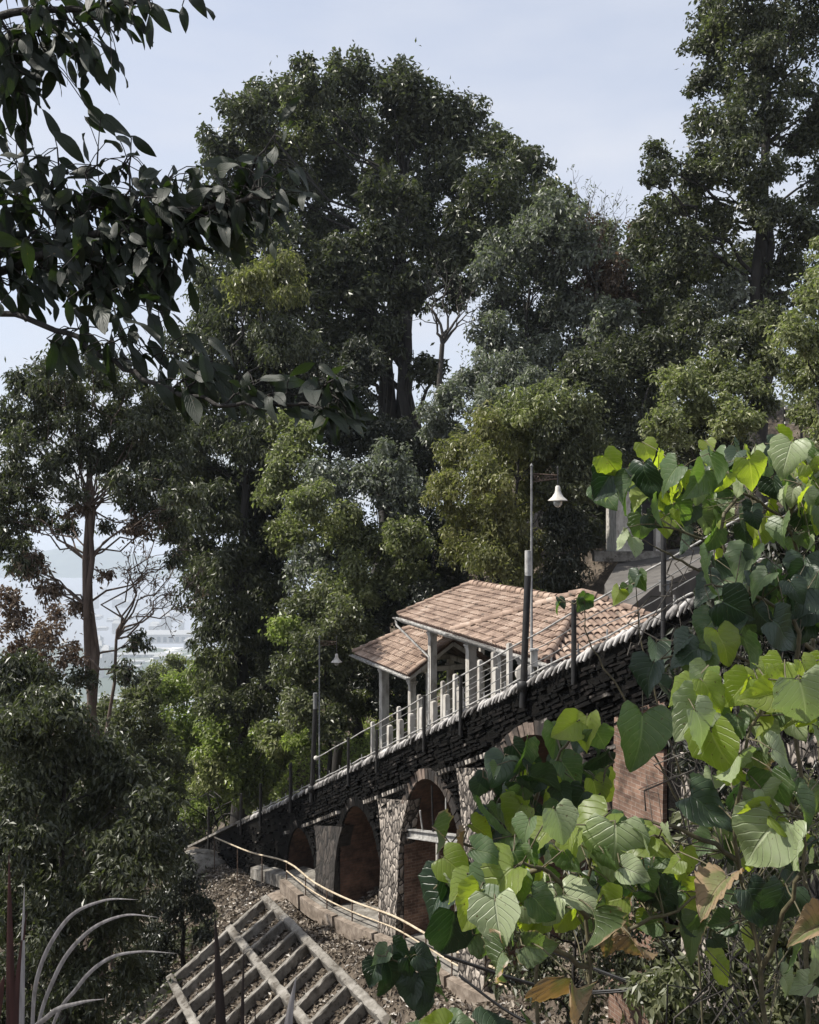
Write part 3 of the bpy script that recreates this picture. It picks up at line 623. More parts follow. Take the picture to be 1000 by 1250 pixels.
# ------------------------------------------------------------------ tiled station
def tiles(m, bed, O, U, V, N, urange, vmax, seed, pitch=.175, row=.30, fu0=None, fu1=None):
    """O eave corner, U along eave, V up the slope, N outward; fu0/fu1 give the u-limits at height v"""
    R = rng(seed); nr = int(math.ceil(vmax / row)); nc = int((urange[1] - urange[0]) / pitch) + 1
    a = np.linspace(0, pi, 7)
    for r in range(nr):
        v0 = r * row - .04
        for c in range(nc):
            u = urange[0] + (c + .5) * pitch; lo = fu0(v0 + row * .5) if fu0 else urange[0]; hi = fu1(v0 + row * .5) if fu1 else urange[1]
            if u < lo or u > hi: continue
            ln = row * 1.18; v1 = min(v0 + ln, vmax + .02); du = R.normal(0, .006); r0 = pitch * .41 * R.uniform(.95, 1.06); r1 = r0 * .84; lift = .030 + R.normal(0, .004)
            p0 = O + U * (u + du) + V * v0 + N * (lift + .02); p1 = O + U * (u + du * .3) + V * v1 + N * .008
            A = np.array([p0 + U * r0 * cos(t) + N * r0 * .85 * sin(t) for t in a]); B = np.array([p1 + U * r1 * cos(t) + N * r1 * .85 * sin(t) for t in a])
            Ai = A * .0 + np.array([p0 + U * (r0 - .018) * cos(t) + N * (r0 - .018) * .85 * sin(t) for t in a])
            v = np.concatenate([A, B, Ai]); k = np.arange(6)
            m.add(v, np.concatenate([np.stack([k, k + 1, k + 8, k + 7], 1)[:, ::-1], np.stack([k, k + 1, k + 15, k + 14], 1)]))
    for f0 in np.linspace(0, 1, 2)[:1]:
        v = 0; lo0 = fu0(0) if fu0 else urange[0]; hi0 = fu1(0) if fu1 else urange[1]; lo1 = fu0(vmax) if fu0 else urange[0]; hi1 = fu1(vmax) if fu1 else urange[1]
        bed.add([O + U * lo0 - N * .0, O + U * hi0, O + U * hi1 + V * vmax, O + U * lo1 + V * vmax, O + U * lo0 - N * .06, O + U * hi0 - N * .06, O + U * hi1 + V * vmax - N * .06, O + U * lo1 + V * vmax - N * .06], [(0, 1, 2, 3), (7, 6, 5, 4), (0, 4, 5, 1), (1, 5, 6, 2), (3, 2, 6, 7), (0, 3, 7, 4)])
def cap_line(m, a, b, R, r=.125, ln=.36):
    a = np.asarray(a, float); b = np.asarray(b, float); L_ = np.linalg.norm(b - a); n = max(1, int(L_ / ln)); d = (b - a) / L_; side = unit(np.cross(d, [0, 0, 1])); up = np.cross(side, d)
    t = np.linspace(-.15, pi + .15, 9)
    for i in range(n):
        p0 = a + d * (i * L_ / n - .03); p1 = a + d * ((i + 1) * L_ / n + .03); r0 = r * R.uniform(.97, 1.07); l0 = .045
        A = np.array([p0 + up * l0 + side * r0 * cos(q) + up * r0 * sin(q) for q in t]); B = np.array([p1 + up * .015 + side * r0 * .86 * cos(q) + up * r0 * .86 * sin(q) for q in t]); k = np.arange(8)
        m.add(np.concatenate([A, B]), np.stack([k, k + 1, k + 10, k + 9], 1)); m.add(A, [tuple(range(9))])
def station(name, label, R0, E, z_e, length, d, rise, hip_right, hip_left, seed, cols, backcols, gut_elbow):
    E3 = np.array([E[0], E[1], 0.0]); W3 = np.array([E[1], -E[0], 0.0]); O = np.array([R0[0], R0[1], z_e])
    e = empty(name, (R0[0], R0[1], z_e - 3), label, 'pavilion'); R = rng(seed)
    roof = MB(); bed = MB(); S = math.hypot(d, rise); cs, sn = d / S, rise / S
    hr = (lambda v: v * cs) if hip_right else (lambda v: 0.0); hl = (lambda v: length - v * cs) if hip_left else (lambda v: length)
    V1 = W3 * cs + np.array([0, 0, sn]); N1 = np.cross(V1, E3); N1 = N1 if N1[2] > 0 else -N1
    tiles(roof, bed, O, E3, V1, N1, (0, length), S, seed, fu0=hr, fu1=hl)
    V2 = -W3 * cs + np.array([0, 0, sn]); N2 = np.cross(V2, E3); N2 = N2 if N2[2] > 0 else -N2
    tiles(roof, bed, O + W3 * 2 * d, E3, V2, N2, (0, length), S, seed + 1, fu0=hr, fu1=hl)
    if hip_right:
        V3 = E3 * cs + np.array([0, 0, sn]); N3 = -E3 * sn + np.array([0, 0, cs]); tiles(roof, bed, O, W3, V3, N3, (0, 2 * d), S, seed + 2, pitch=.22, row=.36, fu0=lambda v: v * cs, fu1=lambda v: 2 * d - v * cs)
    if hip_left:
        V3 = -E3 * cs + np.array([0, 0, sn]); N3 = E3 * sn + np.array([0, 0, cs]); tiles(roof, bed, O + E3 * length, W3, V3, N3, (0, 2 * d), S, seed + 3, fu0=lambda v: v * cs, fu1=lambda v: 2 * d - v * cs)
    ra = O + W3 * d + np.array([0, 0, rise]) + E3 * (d if hip_right else 0); rb = O + W3 * d + np.array([0, 0, rise]) + E3 * (length - (d if hip_left else 0))
    cap = MB(); up = np.array([0, 0, .05]); cap_line(cap, ra + up, rb + up, R)
    if hip_right: cap_line(cap, O + up, ra + up, R); cap_line(cap, O + W3 * 2 * d + up, ra + up, R)
    else: cap_line(cap, O + up, ra + up, R, .1); cap_line(cap, O + W3 * 2 * d + up, ra + up, R, .1)
    if hip_left: cap_line(cap, O + E3 * length + up, rb + up, R); cap_line(cap, O + E3 * length + W3 * 2 * d + up, rb + up, R)
    else: cap_line(cap, O + E3 * length + up, rb + up, R, .1); cap_line(cap, O + E3 * length + W3 * 2 * d + up, rb + up, R, .1)
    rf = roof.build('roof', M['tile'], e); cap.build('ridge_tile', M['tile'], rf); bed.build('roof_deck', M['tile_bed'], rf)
    # fascia, gutter and downpipe
    fa = MB(); dn = np.array([0, 0, -.13])
    fa.bar(O + dn - E3 * .05 + W3 * .03, O + dn + E3 * (length + .05) + W3 * .03, .03, .16)
    fa.bar(O + W3 * (2 * d - .03) + dn, O + W3 * (2 * d - .03) + E3 * length + dn, .03, .16)
    if hip_right: fa.bar(O + dn + E3 * .03, O + W3 * 2 * d + dn + E3 * .03, .03, .16)
    else: fa.bar(O + dn + E3 * .02, ra + dn + E3 * .02, .04, .14); fa.bar(ra + dn + E3 * .02, O + W3 * 2 * d + dn + E3 * .02, .04, .14)
    if not hip_left: fa.bar(O + dn + E3 * (length - .02), rb + dn - E3 * .02, .04, .14); fa.bar(rb + dn - E3 * .02, O + W3 * 2 * d + dn + E3 * (length - .02), .04, .14)
    fa.build('fascia', M['white'], e)
    gt = MB(); a = np.linspace(pi, 2 * pi, 7); g0 = O - W3 * .085 + np.array([0, 0, -.06]) - E3 * .1; g1 = g0 + E3 * (length + .35)
    A = np.array([g0 + W3 * .085 * cos(t) + np.array([0, 0, .085 * sin(t)]) for t in a]); B = A + (g1 - g0); k = np.arange(6)
    Ai = np.array([g0 + W3 * .07 * cos(t) + np.array([0, 0, .07 * sin(t)]) for t in a]); Bi = Ai + (g1 - g0)
    gt.add(np.concatenate([A, B]), np.stack([k, k + 1, k + 8, k + 7], 1)); gt.add(np.concatenate([Ai, Bi]), np.stack([k, k + 7, k + 8, k + 1], 1))
    gt.add(A, [tuple(range(7))]); gt.add(B, [tuple(range(7))])
    for q in np.arange(.4, length, .8): gt.bar(g0 + E3 * q + W3 * .09 + np.array([0, 0, .02]), g0 + E3 * q - W3 * .095 + np.array([0, 0, .02]), .02, .015)
    gt.build('gutter', M['pale_metal'], e)
    def colm(u, wv, half, cap_=True):
        p = O + E3 * u + W3 * wv; gz = tz(p[0], p[1]) - .3; f = wv / d if wv < d else (2 * d - wv) / d; zt = z_e + rise * f - .10
        m = MB(); ax = np.array([E3, W3, [0, 0, 1]]); zh = zt - .28
        m.box((p[0], p[1], (gz + zh) / 2), ax, [half, half, (zh - gz) / 2])
        if cap_: m.box((p[0], p[1], zh - .22), ax, [half + .05, half + .05, .035])
        if cap_: m.box((p[0], p[1], zh - .30), ax, [half + .025, half + .025, .03])
        m.build('column', M['white'], e); return p, zh
    tops = [colm(u, wv, h) for u, wv, h in cols + backcols]
    bm = MB()
    for wv in (.55, 2 * d - .55):
        zz = z_e + rise * (.55 / d) - .27; bm.bar(O + E3 * .3 + W3 * wv + np.array([0, 0, zz - z_e]), O + E3 * (length - .25) + W3 * wv + np.array([0, 0, zz - z_e]), .14, .20)
    zz = rise * (.55 / d) - .27
    for u in np.linspace(.45, length - .45, 4 if length > 7 else 3): bm.bar(O + E3 * u + W3 * .62 + np.array([0, 0, zz]), O + E3 * u + W3 * (2 * d - .62) + np.array([0, 0, zz]), .12, .18)
    bm.build('beam', M['white'], e)
    rfm = MB()
    for u in np.arange(.3, length - .2, .62):
        for Wd, o_ in ((V1, O), (V2, O + W3 * 2 * d)):
            lo = o_ + E3 * u + Wd * .08; tpv = S * .97
            if hip_right and u < d: tpv = min(tpv, u / cs * .97)
            if hip_left and u > length - d: tpv = min(tpv, (length - u) / cs * .97)
            rfm.bar(lo - np.array([0, 0, .13]), o_ + E3 * u + Wd * tpv - np.array([0, 0, .13]), .06, .10)
    rfm.build('rafter', M['bark_brown'], e)
    return e, O, E3, W3
R0 = np.array([3.50, 22.5]); E_ = unit(np.array([-.39 - 3.5, 32.4 - 22.5])); LEN = float(np.linalg.norm(np.array([-.39, 32.4]) - R0))
def u_for_px(R0, E, wv, px):
    k = (px - 500) / F; W_ = np.array([E[1], -E[0]]); a = R0 + W_ * wv; return (a[0] - k * a[1]) / (-(E[0] - k * E[1]))
cols = [(u_for_px(R0, E_, .55, p), .55, h) for p, h in ((528, .12), (575, .13), (614, .12), (640, .12))]
back = [(u_for_px(R0, E_, 4.9, p), 4.9, h) for p, h in ((588, .09), (650, .1), (700, .1))] + [(LEN - .5, 5.1, .11), (.6, 5.1, .11), (.5, .55, .11)]
GS = 2.9; R0g = R0 + E_ * GS
st1, O1, E31, W31 = station('station_pavilion', 'larger upper pavilion with long gabled terracotta roof and slanting downpipe', R0g, E_, -3.81, LEN - GS, 2.92, 1.05, False, False, 31, [(u - GS, v, h) for u, v, h in cols if u > GS + .3], [(u - GS, v, h) for u, v, h in back if u > GS + .3], None)
st3, O3, E33, W33 = station('station_pavilion', 'square pavilion with peaked hipped terracotta roof at the right behind the coping', R0, E_, -3.81, 5.84, 2.92, 1.36, True, True, 36, [(u, v, h) for u, v, h in cols if u <= GS + .3], [(u, v, h) for u, v, h in back if u <= GS + .3], None)
m = MB(); g = O1 + E31 * (LEN - GS + .1) - W31 * .08 + np.array([0, 0, -.15]); cp_ = O1 + E31 * (cols[0][0] - GS) + W31 * .42
m.tube([g, g + np.array([0, 0, -.18]) - E31 * .08, (cp_[0], cp_[1], -5.05), (cp_[0], cp_[1], -8.2)], .045, 8); m.build('downpipe', M['pale_metal'], st1)
m = MB(); c0 = O3 + E31 * .25 - W31 * .1 + np.array([0, 0, -.1]); m.tube([c0, c0 + np.array([.0, 0, -.2]), c0 + W31 * .2 + np.array([0, 0, -1.4])], .04, 8); m.build('downpipe', M['pale_metal'], st3)
Rl = np.array([-.03, 31.5]); El = unit(np.array([-2.26 + .03, 4.9])); LL = 5.38
cols2 = [(u_for_px(Rl, El, .4, p), .4, h) for p, h in ((469, .15), (503, .11))]; back2 = [(.7, 3.0, .11), (2.6, 3.0, .11), (4.5, 3.0, .12)]
st2, O2, E32, W32 = station('station_pavilion', 'smaller lower pavilion with terracotta roof at the left, below the larger one', Rl, El, -5.83, LL, 1.80, 1.16, False, True, 41, cols2, back2, None)
# stepped platform under the pavilions
e = empty('station_platform', BP(3, 3.6, -1), 'stepped concrete platform under the tiled pavilions', 'platform')
for k, s in enumerate(np.arange(-1.2, 16, 1.15)):
    m = MB(); p = BP(s + .575, 5.4); ax = np.array([[BD[0], BD[1], 0], [BN[0], BN[1], 0], [0, 0, 1]]); m.box((p[0], p[1], deck_z(s + .575) - 1.55), ax, [.573, 2.35, .95]); m.build('step', M['concrete'], e)
# round white disc on the rear column
p = at(641, 822, 22.3); e = empty('wall_disc', p, 'round white dish fixed beside a column near the tall lamp', 'dish'); m = MB()
ang = np.linspace(0, 2 * pi, 24, endpoint=False); ax1 = np.array([.9, -.2, 0]); ax1 = unit(ax1); 
ring = lambda r, o: p + np.array([-.25, -.9, 0]) * o + r * (np.cos(ang)[:, None] * ax1 + np.sin(ang)[:, None] * np.array([0, 0, 1.0]))
vv = np.concatenate([ring(.23, 0), ring(.25, .03), ring(.20, .055), ring(.001, .035)]); k = np.arange(24); k2 = (k + 1) % 24
m.add(vv, np.concatenate([np.stack([q*24+k, q*24+k2, (q+1)*24+k2, (q+1)*24+k], 1) for q in range(3)]), None, True); m.build('bowl', M['white'], e); m = MB(); m.tube([p + np.array([.03, .1, 0]), p + np.array([.1, .5, 0])], .025, 6); m.build('bracket', M['dark_metal'], e)

# ------------------------------------------------------------------ steel frame inside the second arch
e = empty('steel_frame', BP(4.4, -.1, -4), 'white steel beam and struts filling the second arch', 'steel frame')
bz = at(535, 1022, 23.3)[2]; m = MB(); a = BP(6.05, .12); b = BP(2.7, .12); a[2] = at(0, 1017, a[1])[2]; b[2] = at(0, 1027, b[1])[2]
m.bar(a + [0, 0, .11], b + [0, 0, .11], .16, .03); m.bar(a, b, .03, .18); m.bar(a - [0, 0, .11], b - [0, 0, .11], .16, .03); m.build('beam', M['pale_metal'], e)
for s, top in ((5.2, .55), (4.6, 1.25), (3.9, 1.55), (3.2, 1.1)):
    m = MB(); p = BP(s, .12); zb_ = b[2] + (a[2] - b[2]) * (s - 2.7) / 3.35; m.tube([(p[0], p[1], zb_ + .12), (p[0] - .06 * (s - 4), p[1], zb_ + .12 + top)], .028, 6); m.build('strut', M['pale_metal'] if s != 4.6 else M['dark_metal'], e)
for s in (4.35, 3.35):
    m = MB(); p = BP(s, .12); zb_ = b[2] + (a[2] - b[2]) * (s - 2.7) / 3.35; m.tube([(p[0], p[1], zb_ - .13), (p[0], p[1], tz(p[0], p[1]) - .1)], .05, 8); m.build('leg', M['white'], e)

# ------------------------------------------------------------------ path below the viaduct with its pipe rail
PR = [(262, 1022, 40.8), (305, 1040, 36.3), (350, 1052, 32.2), (385, 1078, 29.6), (430, 1100, 27.5), (480, 1118, 25), (520, 1140, 23), (570, 1168, 21.5), (640, 1195, 19.5)]
rp = np.array([at(*q) for q in PR])
e = empty('pipe_railing', rp[3] - [0, 0, .7], 'bent cream pipe railing beside the path at the foot of the viaduct', 'railing')
def dense(P, k=4):
    P = np.asarray(P, float); Q = np.vstack([2 * P[0] - P[1], P, 2 * P[-1] - P[-2]]); out = []
    for i in range(1, len(Q) - 2):
        for j in range(k):
            u = j / k; out.append(.5 * (2 * Q[i] + (Q[i+1] - Q[i-1]) * u + (2*Q[i-1] - 5*Q[i] + 4*Q[i+1] - Q[i+2]) * u*u + (3*Q[i] - Q[i-1] - 3*Q[i+1] + Q[i+2]) * u**3))
    out.append(P[-1]); return np.array(out)
m = MB(); m.tube(dense(rp), .032, 8); m.build('top_rail', M['gold_pipe'], e)
m = MB(); m.tube(dense(rp[2:] - [0, 0, .33]), .024, 8); m.build('lower_rail', M['gold_pipe'], e)
for p in dense(rp, 3)[::2]:
    m = MB(); m.tube([(p[0], p[1], tz(p[0], p[1]) - .2), (p[0], p[1], p[2])], .024, 6); m.build('post', M['rust'], e)
PK = dense(rp[2:], 3); kk = empty('path_kerb', PK[3] - [0, 0, .7], 'brown concrete kerb with square drain notches edging the lower path', 'kerb')
for i in range(len(PK) - 1):
    a, b = PK[i].copy(), PK[i + 1].copy(); a[2] = max(tz(a[0], a[1]), a[2] - .75) - .05; b[2] = max(tz(b[0], b[1]), b[2] - .75) - .05; off = np.array([-.12, -.16, 0]); d = (b - a)
    if i % 3 == 2: a = a + d * .22
    m = MB(); m.bar(a + off, b + off, .22, .46); m.build('kerb_block', M['kerb'], kk)
pt = MB(); pc = dense(rp[1:], 4)
w0 = pc + np.array([.02, .05, 0]); w1 = pc + np.array([.95, .75, 0])
vv = np.concatenate([np.c_[w0[:, :2], pc[:, 2] - .66], np.c_[w1[:, :2], pc[:, 2] - .60], np.c_[w0[:, :2], pc[:, 2] - 1.1], np.c_[w1[:, :2], pc[:, 2] - 1.1]]); n0 = len(pc); k = np.arange(n0 - 1)
pt.add(vv, np.concatenate([np.stack([k, k+1, n0+k+1, n0+k], 1)[:, ::-1], np.stack([k, k+1, 2*n0+k+1, 2*n0+k], 1), np.stack([n0+k, n0+k+1, 3*n0+k+1, 3*n0+k], 1)[:, ::-1]])); tag(pt.build('path', M['concrete']), kind='structure')

# ------------------------------------------------------------------ retaining grid of concrete beams
e = empty('retaining_grid', G1, 'ladder-like grid of concrete beams holding the littered slope at lower left', 'retaining grid')
def GP(u, v, h=0.0): return G1 + GU * u + GV * v + GN * h
def chipped(a, b, wd, ht, sd_):
    R = rng(sd_ + 700); m = MB(); n = max(6, int(np.linalg.norm(b - a) / .16)); t = unit(b - a); sdv = unit(np.cross(t, GN)); P = a + (b - a) * np.linspace(0, 1, n)[:, None]
    P = P + GN * (np.cumsum(R.normal(size=n)) * .004)[:, None] + sdv * (np.cumsum(R.normal(size=n)) * .004)[:, None]; rings = []
    prof = np.array([(-.5, -.5), (.5, -.5), (.5, .38), (.38, .5), (-.38, .5), (-.5, .38)])
    for i in range(n):
        q = prof * [wd, ht] + R.normal(size=(6, 2)) * .007 * [[0, 0], [0, 0], [1, 1], [1, 1], [1, 1], [1, 1]]; rings.append(P[i] + q[:, :1] * sdv + q[:, 1:] * GN)
    v = np.concatenate(rings); i0 = np.arange(6); i1 = (i0 + 1) % 6
    m.add(v, np.concatenate([np.stack([k*6+i0, k*6+i1, (k+1)*6+i1, (k+1)*6+i0], 1) for k in range(n - 1)])); m.add(rings[0], [tuple(range(6))[::-1]]); m.add(rings[-1], [tuple(range(6))]); return m
for v, u0, u1 in ((0, 0, 12), (1.55, 0, 11), (3.9, -.05, 10), (6.4, 0, 9)):
    m = chipped(GP(u0 - .1, v, .02), GP(u1, v, .02), .24, .30, int(v * 7)); m.build('beam', M['concrete'], e)
for k in range(12):
    u = k * 1.05; m = chipped(GP(u, .1, .0), GP(u, 8.2, .0), .14, .29 - .004 * (k % 2), 50 + k); m.build('rung', M['concrete'], e)

# ------------------------------------------------------------------ back terrace, small building, post, slats
tp = MB(); gpx = [(752, 742, 27.5), (800, 712, 30), (870, 690, 32), (905, 668, 38), (760, 672, 40), (738, 700, 34)]
tv = np.array([at(*q) for q in gpx]); tv[:, 2] = np.array([tz(x, y) for x, y in tv[:, :2]]) * .3 + tv[:, 2] * .7 + .25
low = tv.copy(); low[:, 2] -= 3.0
tp.add(np.concatenate([tv, low]), [(0,1,2,3,4,5)] + [(i, i + 6, (i + 1) % 6 + 6, (i + 1) % 6) for i in range(6)]); tag(tp.build('terrace', M['shaded_paving']), kind='structure')
p = at(771, 672, 38); e = empty('gatehouse', (p[0], p[1], p[2]), 'small white walled building with dark doorway behind the leaves', 'building')
m = MB(); m.box((p[0] - .1, p[1] + 1.0, p[2] + 1.2), np.eye(3), [.55, 1.0, 1.5]); m.build('wall', M['white'], e)
m = MB(); m.box((p[0] + .75, p[1] + .5, p[2] + 1.1), np.eye(3), [.3, .08, 1.3]); m.build('door', M['dark_metal'], e)
m = MB(); m.box((p[0] + .3, p[1] + 1.2, p[2] + 2.75), np.eye(3), [1.1, 1.4, .07]); m.build('roof', M['tile_bed'], e)
m = MB(); m.box((p[0] + 1.15, p[1] + 1.0, p[2] + 1.1), np.eye(3), [.1, 1.0, 1.5]); m.build('wall', M['white'], e)
m = MB(); m.box((p[0] + 2.6, p[1] + .2, p[2] - .25), np.eye(3), [4.2, .25, .22]); tag(m.build('terrace_step', M['concrete']), kind='structure')
p = at(809, 760, 21.0); e = empty('meter_post', p, 'pale box on a thin post behind the viaduct beside the hipped roof', 'post box')
m = MB(); m.tube([p - [0, 0, .6], at(811, 722, 21)], .025, 6); m.build('post', M['pale_metal'], e); m = MB(); m.box(at(811, 716, 21), np.eye(3), [.10, .08, .12]); m.box(at(811, 709, 21), np.eye(3), [.12, .10, .012]); m.build('box', M['grey_metal'], e)
p = at(968, 522, 33); e = empty('slatted_fence', p, 'three white horizontal slats showing in the dark gap at upper right', 'fence')
for k, y in enumerate((498, 507, 516)):
    m = MB(); m.bar(at(958, y, 33), at(978, y - 0, 33.3), .05, .085); m.build('slat', M['white'], e)
for x in (957.5, 978.5):
    q = at(x, 496, 33.4); m = MB(); m.bar(q - [0, 0, 4.2], q, .07, .07, (1, 0, 0)); m.build('post', M['dark_metal'], e)

# ------------------------------------------------------------------ trees
T = make_tree
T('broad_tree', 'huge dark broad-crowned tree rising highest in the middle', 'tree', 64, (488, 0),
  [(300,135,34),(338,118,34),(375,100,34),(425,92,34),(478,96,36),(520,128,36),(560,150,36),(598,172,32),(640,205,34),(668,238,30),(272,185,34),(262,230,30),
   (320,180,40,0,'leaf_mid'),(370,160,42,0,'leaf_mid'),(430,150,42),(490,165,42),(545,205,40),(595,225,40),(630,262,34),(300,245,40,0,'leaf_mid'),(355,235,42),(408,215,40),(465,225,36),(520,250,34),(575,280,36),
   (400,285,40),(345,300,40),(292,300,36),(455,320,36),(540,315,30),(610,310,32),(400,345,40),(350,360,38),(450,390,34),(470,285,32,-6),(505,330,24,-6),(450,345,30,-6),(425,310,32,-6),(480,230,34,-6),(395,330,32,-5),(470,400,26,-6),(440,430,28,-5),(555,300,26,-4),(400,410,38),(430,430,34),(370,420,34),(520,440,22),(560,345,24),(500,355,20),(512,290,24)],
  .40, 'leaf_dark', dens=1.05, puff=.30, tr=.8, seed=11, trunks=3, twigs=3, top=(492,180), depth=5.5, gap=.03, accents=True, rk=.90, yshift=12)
T('forest_tree', 'grey-green tree right of the sky gap below the huge crown', 'tree', 58, (610, 0),
  [(600,330,30),(640,300,36),(680,270,34),(620,370,34),(665,340,38),(700,310,32),(610,415,32),(650,400,38),(695,380,36),(730,340,30,0,'leaf_brown'),(665,450,36),(715,430,36),(745,390,28),(700,285,28,0,'leaf_brown')],
  .36, 'leaf_grey', dens=.8, puff=.33, tr=.4, seed=12, trunks=2, depth=4, accents=True, gap=.05)
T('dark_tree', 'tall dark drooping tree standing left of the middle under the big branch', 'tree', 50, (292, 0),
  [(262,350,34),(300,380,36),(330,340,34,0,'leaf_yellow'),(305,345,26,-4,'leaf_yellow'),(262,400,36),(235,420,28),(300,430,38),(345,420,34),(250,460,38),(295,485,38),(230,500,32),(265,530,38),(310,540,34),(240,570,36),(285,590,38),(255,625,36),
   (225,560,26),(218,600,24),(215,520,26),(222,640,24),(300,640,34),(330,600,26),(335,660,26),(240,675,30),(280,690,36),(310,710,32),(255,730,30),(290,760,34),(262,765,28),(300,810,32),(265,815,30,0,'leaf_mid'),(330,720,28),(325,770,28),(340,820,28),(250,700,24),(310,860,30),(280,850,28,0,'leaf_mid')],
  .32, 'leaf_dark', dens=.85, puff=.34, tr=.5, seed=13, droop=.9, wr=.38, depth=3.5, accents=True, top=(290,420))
T('pale_tree', 'pale green billowing tree between the dark tree and the pavilions', 'tree', 44, (410, 0),
  [(345,520,24),(365,545,28),(345,590,28),(375,620,32),(355,655,28),(400,590,32,0,'leaf_grey'),(435,600,34,0,'leaf_grey'),(475,575,32,0,'leaf_grey'),(500,610,30,0,'leaf_grey'),(420,650,36),(385,690,34,0,'leaf_grey'),(450,665,34),(490,660,30),(430,710,34),(470,715,30),(500,705,26)],
  .24, 'leaf_light', dens=.9, puff=.33, tr=.22, seed=14, droop=.5, depth=3.2, accents=True)
T('understorey_tree', 'mixed green understorey tree just left of the lower pavilion', 'tree', 40, (405, 0),
  [(375,745,28),(410,760,28),(385,790,30),(425,800,28),(360,820,26),(400,840,28),(365,865,24),(405,885,26),(440,770,22),(350,770,22,0,'leaf_fresh'),(372,905,24,0,'leaf_fresh'),(430,860,20)],
  .22, 'leaf_mid', dens=.9, puff=.33, tr=.14, seed=15, depth=2.4, accents=True)
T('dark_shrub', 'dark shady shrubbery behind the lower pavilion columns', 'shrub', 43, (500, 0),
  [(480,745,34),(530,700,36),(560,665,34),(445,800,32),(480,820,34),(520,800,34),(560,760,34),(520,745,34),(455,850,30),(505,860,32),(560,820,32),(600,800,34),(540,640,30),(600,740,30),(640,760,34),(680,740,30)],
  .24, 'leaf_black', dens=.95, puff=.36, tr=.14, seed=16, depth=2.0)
T('olive_tree', 'olive yellow-green tree with feathery leaves behind the tall lamp', 'tree', 38, (620, 0),
  [(560,560,28),(545,600,26),(590,530,30),(630,505,32,0,'leaf_light'),(670,495,32,0,'leaf_light'),(705,500,30,0,'leaf_mid'),(590,580,34),(630,555,36),(670,545,34,0,'leaf_mid'),(715,540,32,0,'leaf_mid'),(575,630,30),(610,640,36),(650,610,36),(695,590,34,0,'leaf_mid'),(560,670,24),(600,685,30),(645,675,34),(690,650,34,0,'leaf_black'),(640,715,26),(690,700,28,0,'leaf_black'),(735,570,26,0,'leaf_dark')],
  .21, 'leaf_yellow', dens=.9, puff=.32, tr=.2, seed=17, droop=.7, wr=.40, depth=3.0, accents=True)
T('grey_tree', 'rounded silvery grey tree above the olive tree', 'tree', 46, (590, 0),
  [(545,490,28),(580,465,30),(620,455,28),(555,530,24),(600,495,26),(535,520,20),(650,470,22)],
  .24, 'leaf_grey', dens=.95, puff=.33, tr=.2, seed=18, depth=2.2, droop=.6, wr=.4)
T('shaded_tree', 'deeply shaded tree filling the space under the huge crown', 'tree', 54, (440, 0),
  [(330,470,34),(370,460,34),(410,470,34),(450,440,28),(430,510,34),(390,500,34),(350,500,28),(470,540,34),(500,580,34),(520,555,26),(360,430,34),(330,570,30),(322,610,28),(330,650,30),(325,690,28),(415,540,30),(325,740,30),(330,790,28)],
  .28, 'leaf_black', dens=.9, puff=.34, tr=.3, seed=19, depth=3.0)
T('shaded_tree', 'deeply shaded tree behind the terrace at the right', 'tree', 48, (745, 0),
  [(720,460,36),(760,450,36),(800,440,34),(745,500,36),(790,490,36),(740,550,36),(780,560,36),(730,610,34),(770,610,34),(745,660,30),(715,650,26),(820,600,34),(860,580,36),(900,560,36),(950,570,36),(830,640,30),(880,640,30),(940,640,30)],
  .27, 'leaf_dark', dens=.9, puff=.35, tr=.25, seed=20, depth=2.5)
T('mixed_tree', 'dull green tree in the dip between the huge crown and the right giant', 'tree', 60, (790, 0),
  [(700,290,24),(735,300,30),(770,330,32,0,'leaf_grey'),(790,290,24,0,'leaf_brown'),(810,350,34),(760,375,34,0,'leaf_brown'),(800,400,34),(745,420,32),(840,390,32,0,'leaf_grey'),(830,430,34),(770,440,30)],
  .34, 'leaf_mid', dens=.78, puff=.33, tr=.3, seed=22, depth=3, accents=True, trunks=2)
T('giant_tree', 'giant tree on the right edge reaching above the frame', 'tree', 46, (925, 0),
  [(870,15,24),(900,-20,34),(950,-30,36),(1000,-20,36),(855,55,22),(885,50,34,0,'leaf_mid'),(925,30,36),(965,40,34),(1010,50,36),(862,100,24),(900,100,30,0,'leaf_mid'),(940,95,32),(975,110,22),(1020,130,30),(860,150,22),(895,155,26),(930,165,24),(975,180,24),(1010,200,30),
   (845,215,22),(880,215,30,0,'leaf_mid'),(800,185,18),(808,215,20),(835,250,28,0,'leaf_mid'),(800,262,26),(790,300,28),(835,300,30),(875,275,30,0,'leaf_mid'),(915,250,28),(950,260,26),(985,280,30),(870,325,32,0,'leaf_light'),(915,320,30),(960,330,30),(1000,350,30),(825,345,30),(940,210,24),(915,120,24),(945,140,22),(930,60,26),(990,160,24),(1000,240,26),(860,190,22),(900,190,26),(890,370,32,0,'leaf_grey'),(940,380,30),(850,390,30)],
  .27, 'leaf_dark', dens=.72, puff=.32, tr=.5, seed=23, trunks=3, twigs=3, top=(935,60), depth=3.6, gap=.08, accents=True)
T('leafy_tree', 'bright mottled tree below the right giant near the white slats', 'tree', 38, (885, 0),
  [(830,470,30),(870,455,30),(905,470,28),(935,440,28,0,'leaf_mid'),(850,505,32),(895,510,30),(815,520,26),(930,490,22,0,'leaf_dark'),(845,545,28,0,'leaf_dark'),(890,545,28,0,'leaf_dark'),(885,420,28,0,'leaf_dark'),(925,400,28,0,'leaf_mid')],
  .20, 'leaf_light', dens=.85, puff=.33, tr=.18, seed=24, depth=2.5, accents=True)
